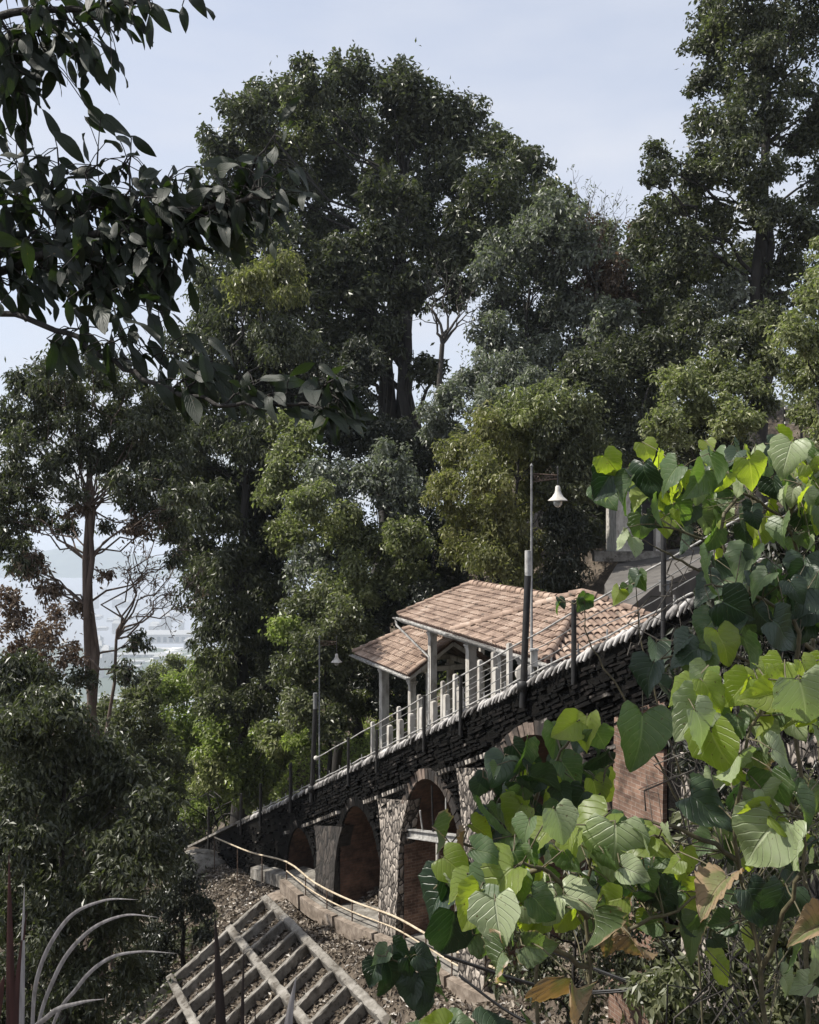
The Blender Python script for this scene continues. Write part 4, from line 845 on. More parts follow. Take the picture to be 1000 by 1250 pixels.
T('edge_tree', 'light green tree cut by the right edge at mid height', 'tree', 30, (1010, 0),
  [(985,370,26),(1010,340,26),(965,410,26),(1000,410,30),(985,455,28),(1020,450,28),(1000,500,26),(970,445,18),(1010,530,24),(1015,300,20)],
  .17, 'leaf_light', dens=.9, puff=.33, tr=.16, seed=25, depth=1.6, droop=.6)
# left airy tree with visible fork
T('airy_tree', 'airy open tree with visible reddish forked trunk at the left edge', 'tree', 34, (112, 0),
  [(30,470,30),(70,450,32),(115,455,34),(155,470,30),(10,520,26),(50,520,26),(140,510,28),(190,500,28),(20,570,26),(95,545,22),(180,545,28),(210,520,24),(5,610,24),(45,630,20),(150,590,24),(195,590,28),(215,560,22),(90,600,16),(165,640,18,0,'leaf_brown'),(10,670,26),(95,620,14,0,'leaf_brown'),(205,630,18),(35,690,20,0,'leaf_brown'),(215,680,14),(130,640,12),(60,490,28),(100,490,28),(170,520,26),(70,560,22),(20,540,26),(120,560,22),(150,555,24),(40,600,20),(185,625,22),(90,520,24),(0,600,26),(225,600,22),(60,580,18),(10,640,24),(80,640,16),(160,610,18),(185,560,24),(30,690,20),(60,720,16,0,'leaf_brown'),(170,780,14),(150,820,18),(130,700,10,0,'leaf_brown'),(95,740,12,0,'leaf_brown'),(215,650,18),(140,580,18)],
  .23, 'leaf_dark', bark='bark_brown', dens=.70, puff=.28, tr=.28, seed=26, trunks=3, twigs=4, top=(108,560), depth=2.2, gap=.18, droop=.9, wr=.36, accents=True)
T('dry_shrub', 'dry brown twiggy shrub at the left edge below the airy tree', 'shrub', 27, (40, 0),
  [(20,760,22),(55,780,24),(85,800,20),(30,800,24),(100,830,18,0,'leaf_dark'),(10,730,18),(70,745,14),(60,830,22,0,'leaf_mid')],
  .15, 'leaf_brown', bark='bark_brown', dens=.5, puff=.30, tr=.08, seed=27, twigs=6, depth=1.0, gap=.1, accents=True)
T('dark_bush', 'big dark glossy bush filling the lower left', 'bush', 19, (60, 0),
  [(15,830,36),(10,900,44),(60,880,42),(110,920,44),(50,950,48),(150,950,40),(185,990,34),(110,990,48),(20,1010,50),(70,1060,52),(140,1050,46),(190,1050,30),(20,1120,52),(90,1130,50),(150,1120,36),(40,1190,50),(110,1200,44),(10,1250,44),(90,1260,44),(165,1190,26)],
  .16, 'leaf_dark', dens=.8, puff=.32, tr=.16, seed=28, depth=1.3, droop=.9, wr=.38)
T('dark_bush', 'low dark bush on the slope between the big dark bush and the boulders', 'bush', 31, (225, 0),
  [(200,1030,22),(225,1075,24),(205,1110,26),(190,1150,26),(240,1110,20),(222,1050,16),(215,1010,14),(250,1140,14),(180,1190,24)],
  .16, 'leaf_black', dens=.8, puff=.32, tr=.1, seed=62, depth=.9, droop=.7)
T('bright_bush', 'bright yellow-green bush beyond the lower end of the viaduct', 'bush', 55, (250, 0),
  [(200,850,26),(235,830,26),(270,850,28),(215,890,28),(255,890,28),(300,880,28),(240,930,28),(285,925,28),(320,910,26),(215,950,24),(260,965,26),(300,955,24),(335,945,22),(240,990,20),(285,985,18),(340,890,24,0,'leaf_mid'),(320,850,26,0,'leaf_mid'),(350,930,20,0,'leaf_light'),(375,930,18),(270,900,28,-9),(300,930,26,-9),(285,960,26,-9),(255,940,24,-9,'leaf_light'),(310,975,20,-9,'leaf_light'),(275,860,24,-9,'leaf_mid'),(330,900,24,-11,'leaf_light')],
  .26, 'leaf_fresh', dens=.9, puff=.33, tr=.15, seed=29, depth=1.6, accents=True)
T('round_bush', 'rounded dull green bushes left of the bright bush above the dark bush', 'bush', 40, (165, 0),
  [(170,855,26),(150,890,28),(185,900,26),(125,870,24),(205,930,22),(180,940,26),(150,930,26),(210,970,18),(120,910,26),(180,830,16,0,'leaf_dark')],
  .20, 'leaf_mid', dens=.9, puff=.33, tr=.12, seed=30, depth=1.6, accents=True)
T('hillside_tree', 'sunlit tree crown on the hillside just below the hazy town', 'tree', 85, (215, 0),
  [(190,822,14),(212,810,16),(238,815,16),(262,822,16),(225,835,18),(200,842,16),(250,838,18),(275,842,16)],
  .30, 'leaf_light', dens=.9, puff=.36, tr=.3, seed=61, depth=3)
# bare-branched trees
def bare_tree(name, label, Y, base, tips, tr, seed, start, bark='bark'):
    R = rng(seed); bx = (base - 500) / F * Y; zb = tz(bx, Y) - .1; e = empty(name, (bx, Y, zb), label, 'tree'); t = MB(); S = at(start[0], start[1], Y); p = wig((bx, Y, zb), S, R, 8, .02); t.tube(p, np.linspace(tr, tr * .5, 8), 8); t.build('trunk', M[bark], e); t = MB(); lf = MB()
    for (x, y) in tips:
        E = at(x, y, Y + R.uniform(-1, 1)); q = wig(S, E, R, 8, .06, .05); t.tube(q, np.linspace(tr * .42, .015, 8), 6)
        for _ in range(6):
            i = R.integers(3, 8); d = unit(unit(E - S) + R.normal(size=3) * .55 + [0, 0, .2]); q2 = wig(q[i], q[i] + d * R.uniform(.5, 1.6) * Y / 40, R, 5, .06); t.tube(q2, np.linspace(tr * .13, .008, 5), 5)
            for __ in range(3):
                d2 = unit(d + R.normal(size=3) * .6); a = q2[R.integers(2, 5)]; t.tube(wig(a, a + d2 * R.uniform(.3, .8) * Y / 40, R, 4, .05), [.014, .011, .009, .006], 4)
            n = 7; P = q2[-1] + R.normal(size=(n, 3)) * .16 * Y / 40; cards(lf, P, R.normal(size=(n, 3)) + [0, 0, .6], R.normal(size=(n, 3)) + [0, 0, -.8], np.full(n, .18 * Y / 40), np.full(n, .07 * Y / 40))
    t.build('branch', M[bark], e); lf.build('leaves', M['leaf_brown'] if bark == 'bark_brown' else M['leaf_grey'], e); return e
bare_tree('bare_tree', 'thin nearly bare grey tree poking up into the sky gap right of the huge crown', 57, 735, [(705,235),(722,248),(738,262),(752,280),(690,270),(715,262)], .16, 71, (728, 350))
bare_tree('bare_tree', 'sparse tree with curving bare branches in front of the hazy town', 33, 140, [(190,655),(215,690),(230,715),(170,660),(205,735),(160,700),(180,690),(225,740)], .11, 72, (142, 780), 'bark_brown')
bare_tree('bare_tree', 'bare forked pale tree in the sky gap at the centre of the photo', 56, 555, [(520,345),(545,350),(570,365),(575,380),(530,380)], .30, 73, (540, 420), 'bark')
# trunks and lianas standing in the shade under the huge crown
R = rng(44)
for i, (px, Y, top, r, lab) in enumerate([(472, 60, 430, .35, 'tallest dark straight trunk under the huge crown, left of two'), (505, 59, 420, .45, 'thick dark trunk under the huge crown beside the sky gap')]):
    bx = (px - 500) / F * Y; e = empty('shaded_tree', (bx, Y, tz(bx, Y) - .2), lab, 'tree'); m = MB(); m.tube(wig((bx, Y, tz(bx, Y) - .2), at(px + R.uniform(-8, 8), top - 40, Y), R, 10, .012), np.linspace(r, r * .6, 10), 9); m.build('trunk', M['bark_dark' if i < 2 else 'bark'], e)
    m = MB()
    for _ in range(5): q = at(px + R.uniform(-14, 14), top + R.uniform(0, 60), Y - .3); m.tube(wig(q, q - [R.uniform(-.5, .5), 0, 9], R, 8, .02), .03, 5)
    m.build('liana', M['bark'], e)

# far-off wood on the falling hillside and behind the right bank
fm = MB(); R = rng(50)
def wood(n, xr, yr, keep):
    k = 0
    while k < n:
        x = R.uniform(*xr); y = R.uniform(*yr); z = tz(x, y); 
        if not keep(x, y, z): continue
        k += 1; r = R.uniform(2.2, 4.0); crown_into(fm, R, np.array([x, y, z + r * .9]), r, .5, .55, .42)
wood(60, (-70, -12), (68, 150), lambda x, y, z: True)
wood(70, (8, 80), (66, 130), lambda x, y, z: 625 - (z + 8) / y * F > 440 or x > 40)
wood(30, (-12, 12), (75, 110), lambda x, y, z: True)
tag(fm.build('forest', M['leaf_mid']), 'unbroken dull green wood on the hillside behind the trees', 'forest', kind='stuff')

# ------------------------------------------------------------------ ground cover
def scatter(name, mat, n, box, L, wr, test, lift=.05, up=1.0, seed=1, clump=None, label='', cat=''):
    R = rng(seed); x = R.uniform(box[0], box[1], n * 3); y = R.uniform(box[2], box[3], n * 3)
    k = test(x, y); x = x[k][:n]; y = y[k][:n]; z = terrain(x, y) + R.uniform(0, lift, len(x))
    if clump is not None:
        c = bumps(x * clump, y * clump); k = c > R.uniform(-.6, .6, len(x)); x, y, z = x[k], y[k], z[k]
    P = np.stack([x, y, z], 1); N = R.normal(size=P.shape) * .5 + [0, 0, up]; D = R.normal(size=P.shape); Ls = L * R.uniform(.6, 1.4, len(x)); m = MB(); cards(m, P, N, D, Ls, Ls * wr, .25)
    return tag(m.build(name, M[mat]), label, cat, kind='stuff')
nn_ = lambda x, y: (x - BA[0]) * BN[0] + (y - BA[1]) * BN[1]; ss_ = lambda x, y: (x - BA[0]) * BD[0] + (y - BA[1]) * BD[1]
scatter('leaf_litter', 'litter', 60000, (-12, 6, 17, 44), .15, .55, lambda x, y: nn_(x, y) < 2.5, .06, 1.2, 81, None, 'pale fallen leaves strewn over the slope below the viaduct', 'leaf litter')
scatter('undergrowth', 'leaf_fresh', 45000, (-22, 8, 22, 60), .26, .4, lambda x, y: (nn_(x, y) > 3.6) & (ss_(x, y) > 9), .6, .6, 82, .6, 'bright low growth on the bank behind the viaduct', 'undergrowth')
scatter('undergrowth', 'leaf_dark', 80000, (-30, -4, 8, 48), .2, .45, lambda x, y: (nn_(x, y) < -2.2) & ((x < -7.2) | (y < 20)), .5, .6, 83, .5, 'dark low growth on the shaded lower left slope', 'undergrowth')
scatter('undergrowth', 'leaf_mid', 30000, (-3, 14, 4.5, 18), .14, .45, lambda x, y: nn_(x, y) < -.6, .55, .6, 84, .8, 'low green growth on the bank beneath the big leaves', 'undergrowth')
e = bpy.data.objects.get('x')
# rocks by the path head
for i, (px, py, Y, r, lab) in enumerate([(655, 1190, 13.5, 1.0, 'smooth grey boulder low down behind the withered leaves'), (243, 1045, 42, 1.1, 'flat grey boulder at the lower end of the viaduct'), (228, 1055, 40, .8, 'smaller pale boulder left of the flat one'), (372, 1066, 31.5, .45, 'brown rock under the dark buttress'), (345, 1074, 33, .5, 'brown rock left of the dark buttress')]):
    R = rng(90 + i); c = at(px, py, Y); c[2] = tz(c[0], c[1]) + r * .05; m = MB(); th = np.linspace(0, pi, 12); ph = np.linspace(0, 2 * pi, 18, endpoint=False); k = R.uniform(0, 6, 6)
    v = np.array([[sin(a) * cos(b), sin(a) * sin(b), cos(a) * .42] for a in th for b in ph]); disp = 1 + .16 * np.sin(v[:, 0] * 4 + k[0]) * np.cos(v[:, 1] * 5 + k[1]) + .10 * np.sin(v[:, 1] * 9 + k[2]) + .05 * R.normal(size=len(v)); v = c + v * disp[:, None] * r * np.array([1.3, 1, 1])
    q = np.array([[a*18+b, a*18+(b+1) % 18, (a+1)*18+(b+1) % 18, (a+1)*18+b] for a in range(11) for b in range(18)]); m.add(v, q[:, ::-1], None, True)
    tag(m.build('boulder', M['kerb' if i > 2 else 'concrete']), lab, 'boulder')

# ------------------------------------------------------------------ town in the valley
def hall(name, label, cx, cy, wx, wy, h, bays, group=None):
    e = empty(name, (cx, cy, -500), label, 'building', group); m = MB(); m.box((cx, cy, -500 + h / 2), np.eye(3), [wx / 2, wy / 2, h / 2]); m.build('wall', M['white'], e)
    m = MB(); z = -500 + h; v = [(cx - wx/2 - 2, cy - wy/2 - 2, z + .2), (cx + wx/2 + 2, cy - wy/2 - 2, z + .2), (cx + wx/2 + 2, cy + wy/2 + 2, z + .2), (cx - wx/2 - 2, cy + wy/2 + 2, z + .2), (cx - wx*.35, cy, z + h * .28), (cx + wx*.35, cy, z + h * .28)]
    m.add(v, [(0, 1, 5, 4), (1, 2, 5), (2, 3, 4, 5), (3, 0, 4), (3, 2, 1, 0)]); m.build('roof', M['pale_metal'], e)
    for k in range(bays):
        m = MB(); m.box((cx - wx/2 + wx * (k + .5) / bays, cy - wy/2 - .3, -500 + h * .45), np.eye(3), [wx / bays * .28, .3, h * .3]); m.build('window', M['grey_metal'], e)
    return e
def vx(px, Y): return (px - 500) / F * Y
hall('exhibition_hall', 'largest pale hall in the hazy town seen through the left gap', vx(205, 3400), 3420, 210, 120, 34, 9)
hall('warehouse', 'long low pale building in front of the largest hazy hall', vx(175, 3050), 3060, 190, 40, 10, 8)
hall('office_block', 'pale block right of the largest hazy hall', vx(236, 3250), 3260, 60, 60, 30, 4)
R = rng(91)
for k in range(120):
    px = R.uniform(60, 262); Y = R.choice([2700, 2900, 3100, 3700, 4100, 4600, 5200]) + R.uniform(-80, 80)
    if 165 < px < 250 and 3000 < Y < 3600: continue
    hh = R.choice([6, 9, 14, 14, 30, 52]) * R.uniform(.8, 1.2); tall = hh > 20
    hall('town_building', 'tall slim pale tower block standing in the hazy town' if tall else 'small low pale block scattered in the hazy town around the largest hall', vx(px, Y), Y, R.uniform(10, 48), R.uniform(12, 40), hh, 0, 'tower blocks in the haze' if tall else 'small town blocks in the haze')

# ------------------------------------------------------------------ near plants: real curved leaves
def leaf_template(kind, seed, nu=8, nv=10, droop=.34, fold=.22, ripple=.020):
    R = rng(seed); v = np.linspace(0, 1, nv + 1); u = np.linspace(-1, 1, nu + 1); U, V = np.meshgrid(u, v, indexing='ij')
    if kind == 'heart':
        wv = .55 * np.sin(pi * np.clip(V, .0, 1)**.55)**.75 * (1 - .25 * V); wv = np.where(V < .02, .12, wv) * (1 + .05 * np.sin(V * 22 + U * 3 + R.uniform(0, 6)) * (V > .1)); wv = wv * (1 + R.uniform(0, .13) * np.exp(-((V - .42) / .07)**2) )
        y = V - .20 * (1 - V)**4 * np.abs(U)**1.2 * 1.0 - .06
        y = np.where(V < .02, -.12 * np.abs(U), y)
    elif kind == 'ellip':
        wv = .185 * np.sin(pi * V**.85)**.8 * (1 - .10 * V) + .004; y = V
    else:
        wv = .5 * np.sin(pi * V**.7); y = V
    X = U * wv; a = np.abs(U)
    c1 = R.uniform(.6, 1.4)
    Z = -droop * c1 * V**2 + fold * R.uniform(.3, 1.5) * a * wv * 2 + ripple * np.sin(2 * pi * (V * 7 - a * 2.6)) * a * (1 - V * .5) - .10 * R.uniform(0, 1.6) * (a**3) * wv
    Z += .06 * np.sin(V * 5 + R.uniform(0, 6)) * U + .02 * R.normal() * np.sin(V * 9) 
    X = X + .06 * R.normal() * V**2
    P = np.stack([X, y, Z], -1).reshape(-1, 3); uv = np.stack([U, V], -1).reshape(-1, 2); n = nv + 1
    I, J = np.meshgrid(np.arange(nu), np.arange(nv), indexing='ij'); q = np.stack([I*n+J, (I+1)*n+J, (I+1)*n+J+1, I*n+J+1], -1).reshape(-1, 4)
    return P, uv, q
HEART = [leaf_template('heart', 100 + i, 12, 28) for i in range(10)] 
CURLY = [leaf_template('heart', 140 + i, 14, 28, .8, .6, .06) for i in range(5)]
ELL = [leaf_template('ellip', 120 + i, 4, 7, .22, .10, .0) for i in range(8)]
def put_leaf(m, tpl, base, tip, nrm, size):
    P, uv, q = tpl; Yv = unit(tip); Z = unit(np.asarray(nrm, float) - np.dot(nrm, Yv) * Yv); X = np.cross(Yv, Z)
    m.add(np.asarray(base) + size * (P @ np.stack([X, Yv, Z])), q, uv, True)
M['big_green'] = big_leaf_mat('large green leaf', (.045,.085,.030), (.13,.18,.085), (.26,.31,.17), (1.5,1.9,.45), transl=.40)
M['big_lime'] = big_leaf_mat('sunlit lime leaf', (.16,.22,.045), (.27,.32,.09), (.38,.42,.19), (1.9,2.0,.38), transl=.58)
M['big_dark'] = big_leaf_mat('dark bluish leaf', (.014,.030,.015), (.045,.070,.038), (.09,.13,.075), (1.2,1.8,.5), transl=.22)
M['big_pale'] = big_leaf_mat('pale front-lit leaf', (.22,.27,.135), (.34,.38,.235), (.50,.52,.38), (1.2,1.5,.6), transl=.28)  # front light on the leaf put into its pale base colour
M['big_brown'] = big_leaf_mat('withered brown leaf', (.10,.13,.045), (.18,.17,.07), (.30,.22,.14), (1.3,1.1,.5), transl=.3, brown=((.27,.19,.11), .42), rough=.75)
M['big_edge'] = big_leaf_mat('leaf with scorched edge', (.09,.13,.055), (.16,.20,.10), (.30,.34,.21), (1.4,1.7,.5), transl=.35, brown=((.36,.25,.17), .80))
M['ell_dark'] = big_leaf_mat('dark glossy elliptic leaf', (.010,.016,.010), (.030,.040,.024), (.040,.048,.028), (1.8,2.4,.6), nveins=9, transl=.22, rough=.6, vstr=.3)

def plant(name, label, cat, base, stems, leaves, seed, twig_r=.006, lk=.78):
    """stems: polylines of (px,py,Y); leaves: (px,py,Y,len_px,angle_deg,mat[,template set]) centre pixel, tip angle in the picture"""
    R = rng(seed); e = empty(name, base, label, cat); st = MB(); nodes = []
    for s_ in stems:
        P = np.array([at(*q) if len(q) == 3 else np.array(q[1:]) for q in s_]); P = dense(P, 5); P[1:-1] += R.normal(size=P[1:-1].shape) * .006; st.tube(P, np.linspace(twig_r * 1.7, twig_r * .6, len(P)), 7); nodes.append(P)
    allp = np.concatenate(nodes); byM = {}; pt = MB()
    for lf in leaves:
        px, py, Y, lp, ang, mt = lf[:6]; size = lp / F * Y * lk; a = radians(ang); dep = R.normal() * .35; tip = np.array([cos(a), dep, sin(a)]); 
        tipu = unit(tip); nr = lf[6] if len(lf) > 6 else ((R.uniform(.2, 1.0), -.5 + R.normal() * .3, .35 + R.normal() * .3) if mt == 'big_lime' and R.random() < .6 else (-.15 + R.normal() * .55, -.5 + R.normal() * .4, .75 + R.normal() * .35))
        c = at(px, py, Y); b = c - tipu * size * .45; tpl = CURLY if mt in ('big_brown', 'big_edge') else HEART
        put_leaf(byM.setdefault(mt, MB()), tpl[R.integers(len(tpl))], b, tipu, np.array(nr, float), size)
        j = np.argmin(np.linalg.norm(allp - b, axis=1)); q = allp[j]; mid = (q + b) / 2 + np.array([0, 0, .06 * np.linalg.norm(q - b)]) ; pt.tube([b + tipu * size * .02, b - tipu * size * .10, mid, q], [.0022, .0024, .0028, .003], 5)
    st.v += pt.v; st.uv += pt.uv; st.sm += pt.sm; st.f += [f + st.n for f in pt.f]; st.n += pt.n; st.build('stem', M['twig'], e)
    nm = {'big_lime': 'sunlit yellow-green leaves', 'big_dark': 'shaded bluish leaves', 'big_pale': 'pale front-lit leaves', 'big_brown': 'withered brown curled leaves', 'big_edge': 'leaves with scorched edges', 'big_green': 'mid green leaves'}
    for k, mm in byM.items(): o = mm.build('leaves' if k != 'big_brown' else 'withered_leaves', M[k], e); o['label'] = nm[k]
    return e
def fill(R, n, poly, Yr, size, mats, ang=(-165, -15)):
    """random leaves inside a pixel polygon"""
    poly = np.array(poly, float); out = []; lo = poly.min(0); hi = poly.max(0)
    while len(out) < n:
        p = R.uniform(lo, hi); ins = False; j = len(poly) - 1
        for i in range(len(poly)):
            if (poly[i, 1] > p[1]) != (poly[j, 1] > p[1]) and p[0] < (poly[j, 0] - poly[i, 0]) * (p[1] - poly[i, 1]) / (poly[j, 1] - poly[i, 1]) + poly[i, 0]: ins = not ins
            j = i
        if ins: out.append((p[0], p[1], R.uniform(*Yr), R.uniform(*size), R.uniform(*ang), mats[R.integers(len(mats))]))
    return out
R = rng(200)
# A: the arching spray at mid right
A_l = fill(R, 105, [(722,568),(790,548),(900,545),(990,530),(1030,540),(1030,690),(960,650),(880,640),(800,640),(735,610)], (5.2, 6.4), (24, 50), ['big_green','big_pale','big_dark','big_lime','big_lime','big_green'], (-150, -30))
A_l += fill(R, 16, [(740,600),(830,600),(990,640),(990,740),(900,680),(760,640)], (5.4, 6.2), (30, 50), ['big_lime','big_green','big_pale','big_dark'], (-120, -60))
A_l += fill(R, 14, [(990,560),(1030,560),(1030,760),(985,760)], (5.3, 6.0), (26, 48), ['big_lime','big_green','big_pale'], (-150, -30))
A_l += [(738,590,5.3,62,-125,'big_dark'),(762,605,5.2,60,-110,'big_green'),(790,590,5.2,62,-80,'big_dark'),(812,585,5.3,60,-130,'big_green'),(760,660,5.3,34,-95,'big_pale'),(775,665,5.3,40,-85,'big_pale'),(875,575,5.2,60,-60,'big_green'),(855,590,5.2,60,-120,'big_green'),(920,580,5.1,56,-70,'big_lime'),(960,560,5.1,60,-110,'big_pale')]
plant('climbing_shrub', 'arching spray of green heart-shaped leaves above the right end of the viaduct', 'shrub', at(1010, 900, 5.9),
  [[(1010,1150,5.9),(1000,900,5.9),(985,720,5.9),(960,640,5.8),(900,600,5.7),(820,580,5.6),(745,575,5.5)],[(985,720,5.9),(930,690,5.7),(850,655,5.6),(800,640,5.5)],[(960,640,5.8),(985,580,5.6),(1010,545,5.6)],[(1000,800,5.9),(900,720,5.7),(842,690,5.6),(800,668,5.5)],[(900,600,5.7),(880,650,5.6),(895,720,5.6)]], A_l, 201, .009)
# B: shaded middle spray
B_l = fill(R, 30, [(785,810),(835,765),(870,700),(1000,700),(1020,800),(900,850),(830,870),(790,850)], (4.3, 5.2), (36, 62), ['big_dark','big_dark','big_green'], (-150, -40))
B_l += [(905,745,4.4,72,-25,'big_dark'),(962,775,4.3,74,-40,'big_dark'),(785,905,4.2,92,-95,'big_green'),(835,800,4.3,60,-160,'big_dark'),(858,815,4.3,66,-75,'big_green'),(790,830,4.3,62,-110,'big_dark'),(885,790,4.3,60,-70,'big_lime'),(920,800,4.3,70,-60,'big_green')]
B_l += fill(R, 16, [(850,690),(990,690),(1010,760),(870,760)], (4.6, 5.2), (44, 70), ['big_dark', 'big_green'], (-150, -30))
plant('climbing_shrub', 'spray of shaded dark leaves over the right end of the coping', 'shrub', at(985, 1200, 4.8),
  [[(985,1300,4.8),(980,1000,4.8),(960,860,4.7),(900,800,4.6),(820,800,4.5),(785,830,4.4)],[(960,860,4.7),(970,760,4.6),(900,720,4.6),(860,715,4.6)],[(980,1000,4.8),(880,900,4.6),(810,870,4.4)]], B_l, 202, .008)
# C: big sunlit leaves at lower right
C_l = [(752,1045,3.0,98,-90,'big_pale',(-.2,-.9,.45)),(925,1030,2.9,104,-118,'big_pale',(-.3,-.85,.5)),(968,1040,2.8,74,-105,'big_pale'),(985,862,2.9,96,-72,'big_pale',(-.3,-.8,.6)),(880,925,3.0,92,-75,'big_lime',(-.8,-.3,.4)),
  (893,940,2.95,70,-100,'big_pale',(.5,-.7,.3)),(845,875,3.1,78,-125,'big_pale'),(862,890,3.0,74,-60,'big_pale',(.5,-.7,.5)),(950,965,3.0,70,-70,'big_green'),(938,980,2.95,60,-60,'big_pale'),(830,848,3.2,52,-150,'big_lime'),
  (720,1010,3.1,80,-150,'big_lime',(-.3,-.2,1)),(690,1035,3.0,72,-110,'big_lime',(-.8,-.4,.3)),(800,1030,3.1,64,-20,'big_lime',(-.2,-.4,1)),(770,1015,3.1,60,-30,'big_green'),(715,1100,3.0,66,-10,'big_pale'),(640,1065,3.1,74,-60,'big_green'),
  (600,1085,2.9,98,-140,'big_lime',(-.5,-.5,.7)),(575,1110,2.9,70,-120,'big_lime'),(632,1085,2.9,52,-95,'big_green'),(608,1130,2.7,82,-85,'big_pale',(-.4,-.9,.2)),(598,1175,2.7,72,-130,'big_edge'),(665,1110,2.9,60,-45,'big_green'),(700,1060,3.0,60,-60,'big_green'),
  (698,1215,2.6,78,-85,'big_brown'),(782,1163,2.8,66,-60,'big_brown'),(870,1085,2.9,76,-165,'big_brown'),(985,1135,2.8,50,-170,'big_brown'),(735,1130,2.9,60,-60,'big_edge'),(660,1160,2.8,54,-10,'big_edge'),(745,1150,3,50,-95,'big_brown'),
  (552,1145,3.2,92,-95,'big_dark'),(530,1100,3.3,80,-125,'big_dark'),(565,1085,3.3,70,-60,'big_dark'),(810,1100,3.2,70,-50,'big_dark'),(790,1085,3.2,66,-110,'big_dark'),(830,1130,3.2,60,-80,'big_dark'),(950,1110,3.1,74,-110,'big_dark'),(925,1110,3.1,70,-60,'big_dark'),
  (870,990,3.2,80,-30,'big_dark'),(900,965,3.2,66,-120,'big_dark'),(960,1000,2.9,66,-20,'big_lime'),(920,995,2.9,56,-150,'big_lime'),(985,990,2.9,60,-60,'big_green'),(930,850,3.0,60,-170,'big_lime'),(955,835,3.0,54,-20,'big_lime'),(900,845,3.1,60,-130,'big_lime'),(870,850,3.1,58,-60,'big_lime'),(990,825,3.0,54,-60,'big_lime'),(1000,1180,2.9,60,-80,'big_pale'),(960,920,3.0,60,-20,'big_pale')]
C_l += fill(R, 46, [(560,1050),(650,1010),(760,1000),(830,1020),(820,1080),(700,1120),(600,1150),(540,1110)], (2.9, 3.3), (30, 66), ['big_lime','big_lime','big_pale','big_green'], (-165, -15))
C_l += fill(R, 50, [(830,830),(1010,810),(1010,920),(900,900),(840,890)], (3.1, 3.6), (26, 54), ['big_lime','big_lime','big_green','big_pale'], (-160, -20))
C_l += fill(R, 44, [(640,1020),(740,1030),(850,1060),(860,1150),(700,1130),(600,1100)], (3.2, 3.7), (26, 56), ['big_green','big_lime','big_lime','big_dark','big_edge'], (-160, -20))
C_l += fill(R, 44, [(850,930),(1010,930),(1010,1240),(880,1200),(830,1080)], (3.2, 3.9), (24, 52), ['big_green','big_dark','big_lime','big_pale','big_edge'], (-160, -20))
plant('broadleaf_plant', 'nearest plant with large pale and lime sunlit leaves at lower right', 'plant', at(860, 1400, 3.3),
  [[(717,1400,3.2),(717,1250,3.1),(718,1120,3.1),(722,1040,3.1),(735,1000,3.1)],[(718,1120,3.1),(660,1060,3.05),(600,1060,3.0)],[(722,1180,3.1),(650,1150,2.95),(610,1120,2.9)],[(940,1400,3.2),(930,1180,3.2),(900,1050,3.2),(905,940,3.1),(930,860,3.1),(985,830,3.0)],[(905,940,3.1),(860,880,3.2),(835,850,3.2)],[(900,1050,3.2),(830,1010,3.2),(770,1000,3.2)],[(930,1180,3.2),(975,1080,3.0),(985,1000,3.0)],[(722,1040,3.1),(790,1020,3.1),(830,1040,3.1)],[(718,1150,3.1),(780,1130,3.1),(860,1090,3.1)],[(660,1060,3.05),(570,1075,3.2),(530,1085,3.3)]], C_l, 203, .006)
# D: darker group in front of the third arch
D_l = fill(R, 62, [(585,950),(640,915),(700,900),(735,905),(745,990),(700,1030),(610,1050),(580,1010)], (4.0, 4.9), (26, 54), ['big_dark','big_green','big_green','big_lime','big_dark'], (-150, -40))
D_l += [(715,895,4.0,56,-100,'big_lime'),(690,890,4.0,50,-150,'big_lime'),(735,905,4.0,50,-60,'big_green'),(610,940,4.1,56,-120,'big_dark'),(640,925,4.1,56,-100,'big_green'),(665,950,4.0,64,-20,'big_dark'),(600,1000,4.0,70,-60,'big_green'),(625,1000,4.0,62,-120,'big_lime'),(590,1015,4.0,44,-30,'big_lime'),(560,1030,3.9,40,-120,'big_brown'),(540,1020,4.0,46,-45,'big_edge'),(640,1040,4.0,50,-60,'big_green')]
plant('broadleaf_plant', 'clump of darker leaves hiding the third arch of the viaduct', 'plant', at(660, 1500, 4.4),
  [[(660,1480,4.4),(655,1200,4.4),(650,1050,4.4),(660,960,4.3),(700,900,4.2),(725,890,4.2)],[(650,1050,4.4),(610,980,4.3),(590,940,4.3)],[(655,1100,4.4),(590,1040,4.2),(550,1030,4.1)],[(650,1050,4.4),(720,990,4.3),(750,930,4.3)],[(610,980,4.3),(640,930,4.2)]], D_l, 204, .007)
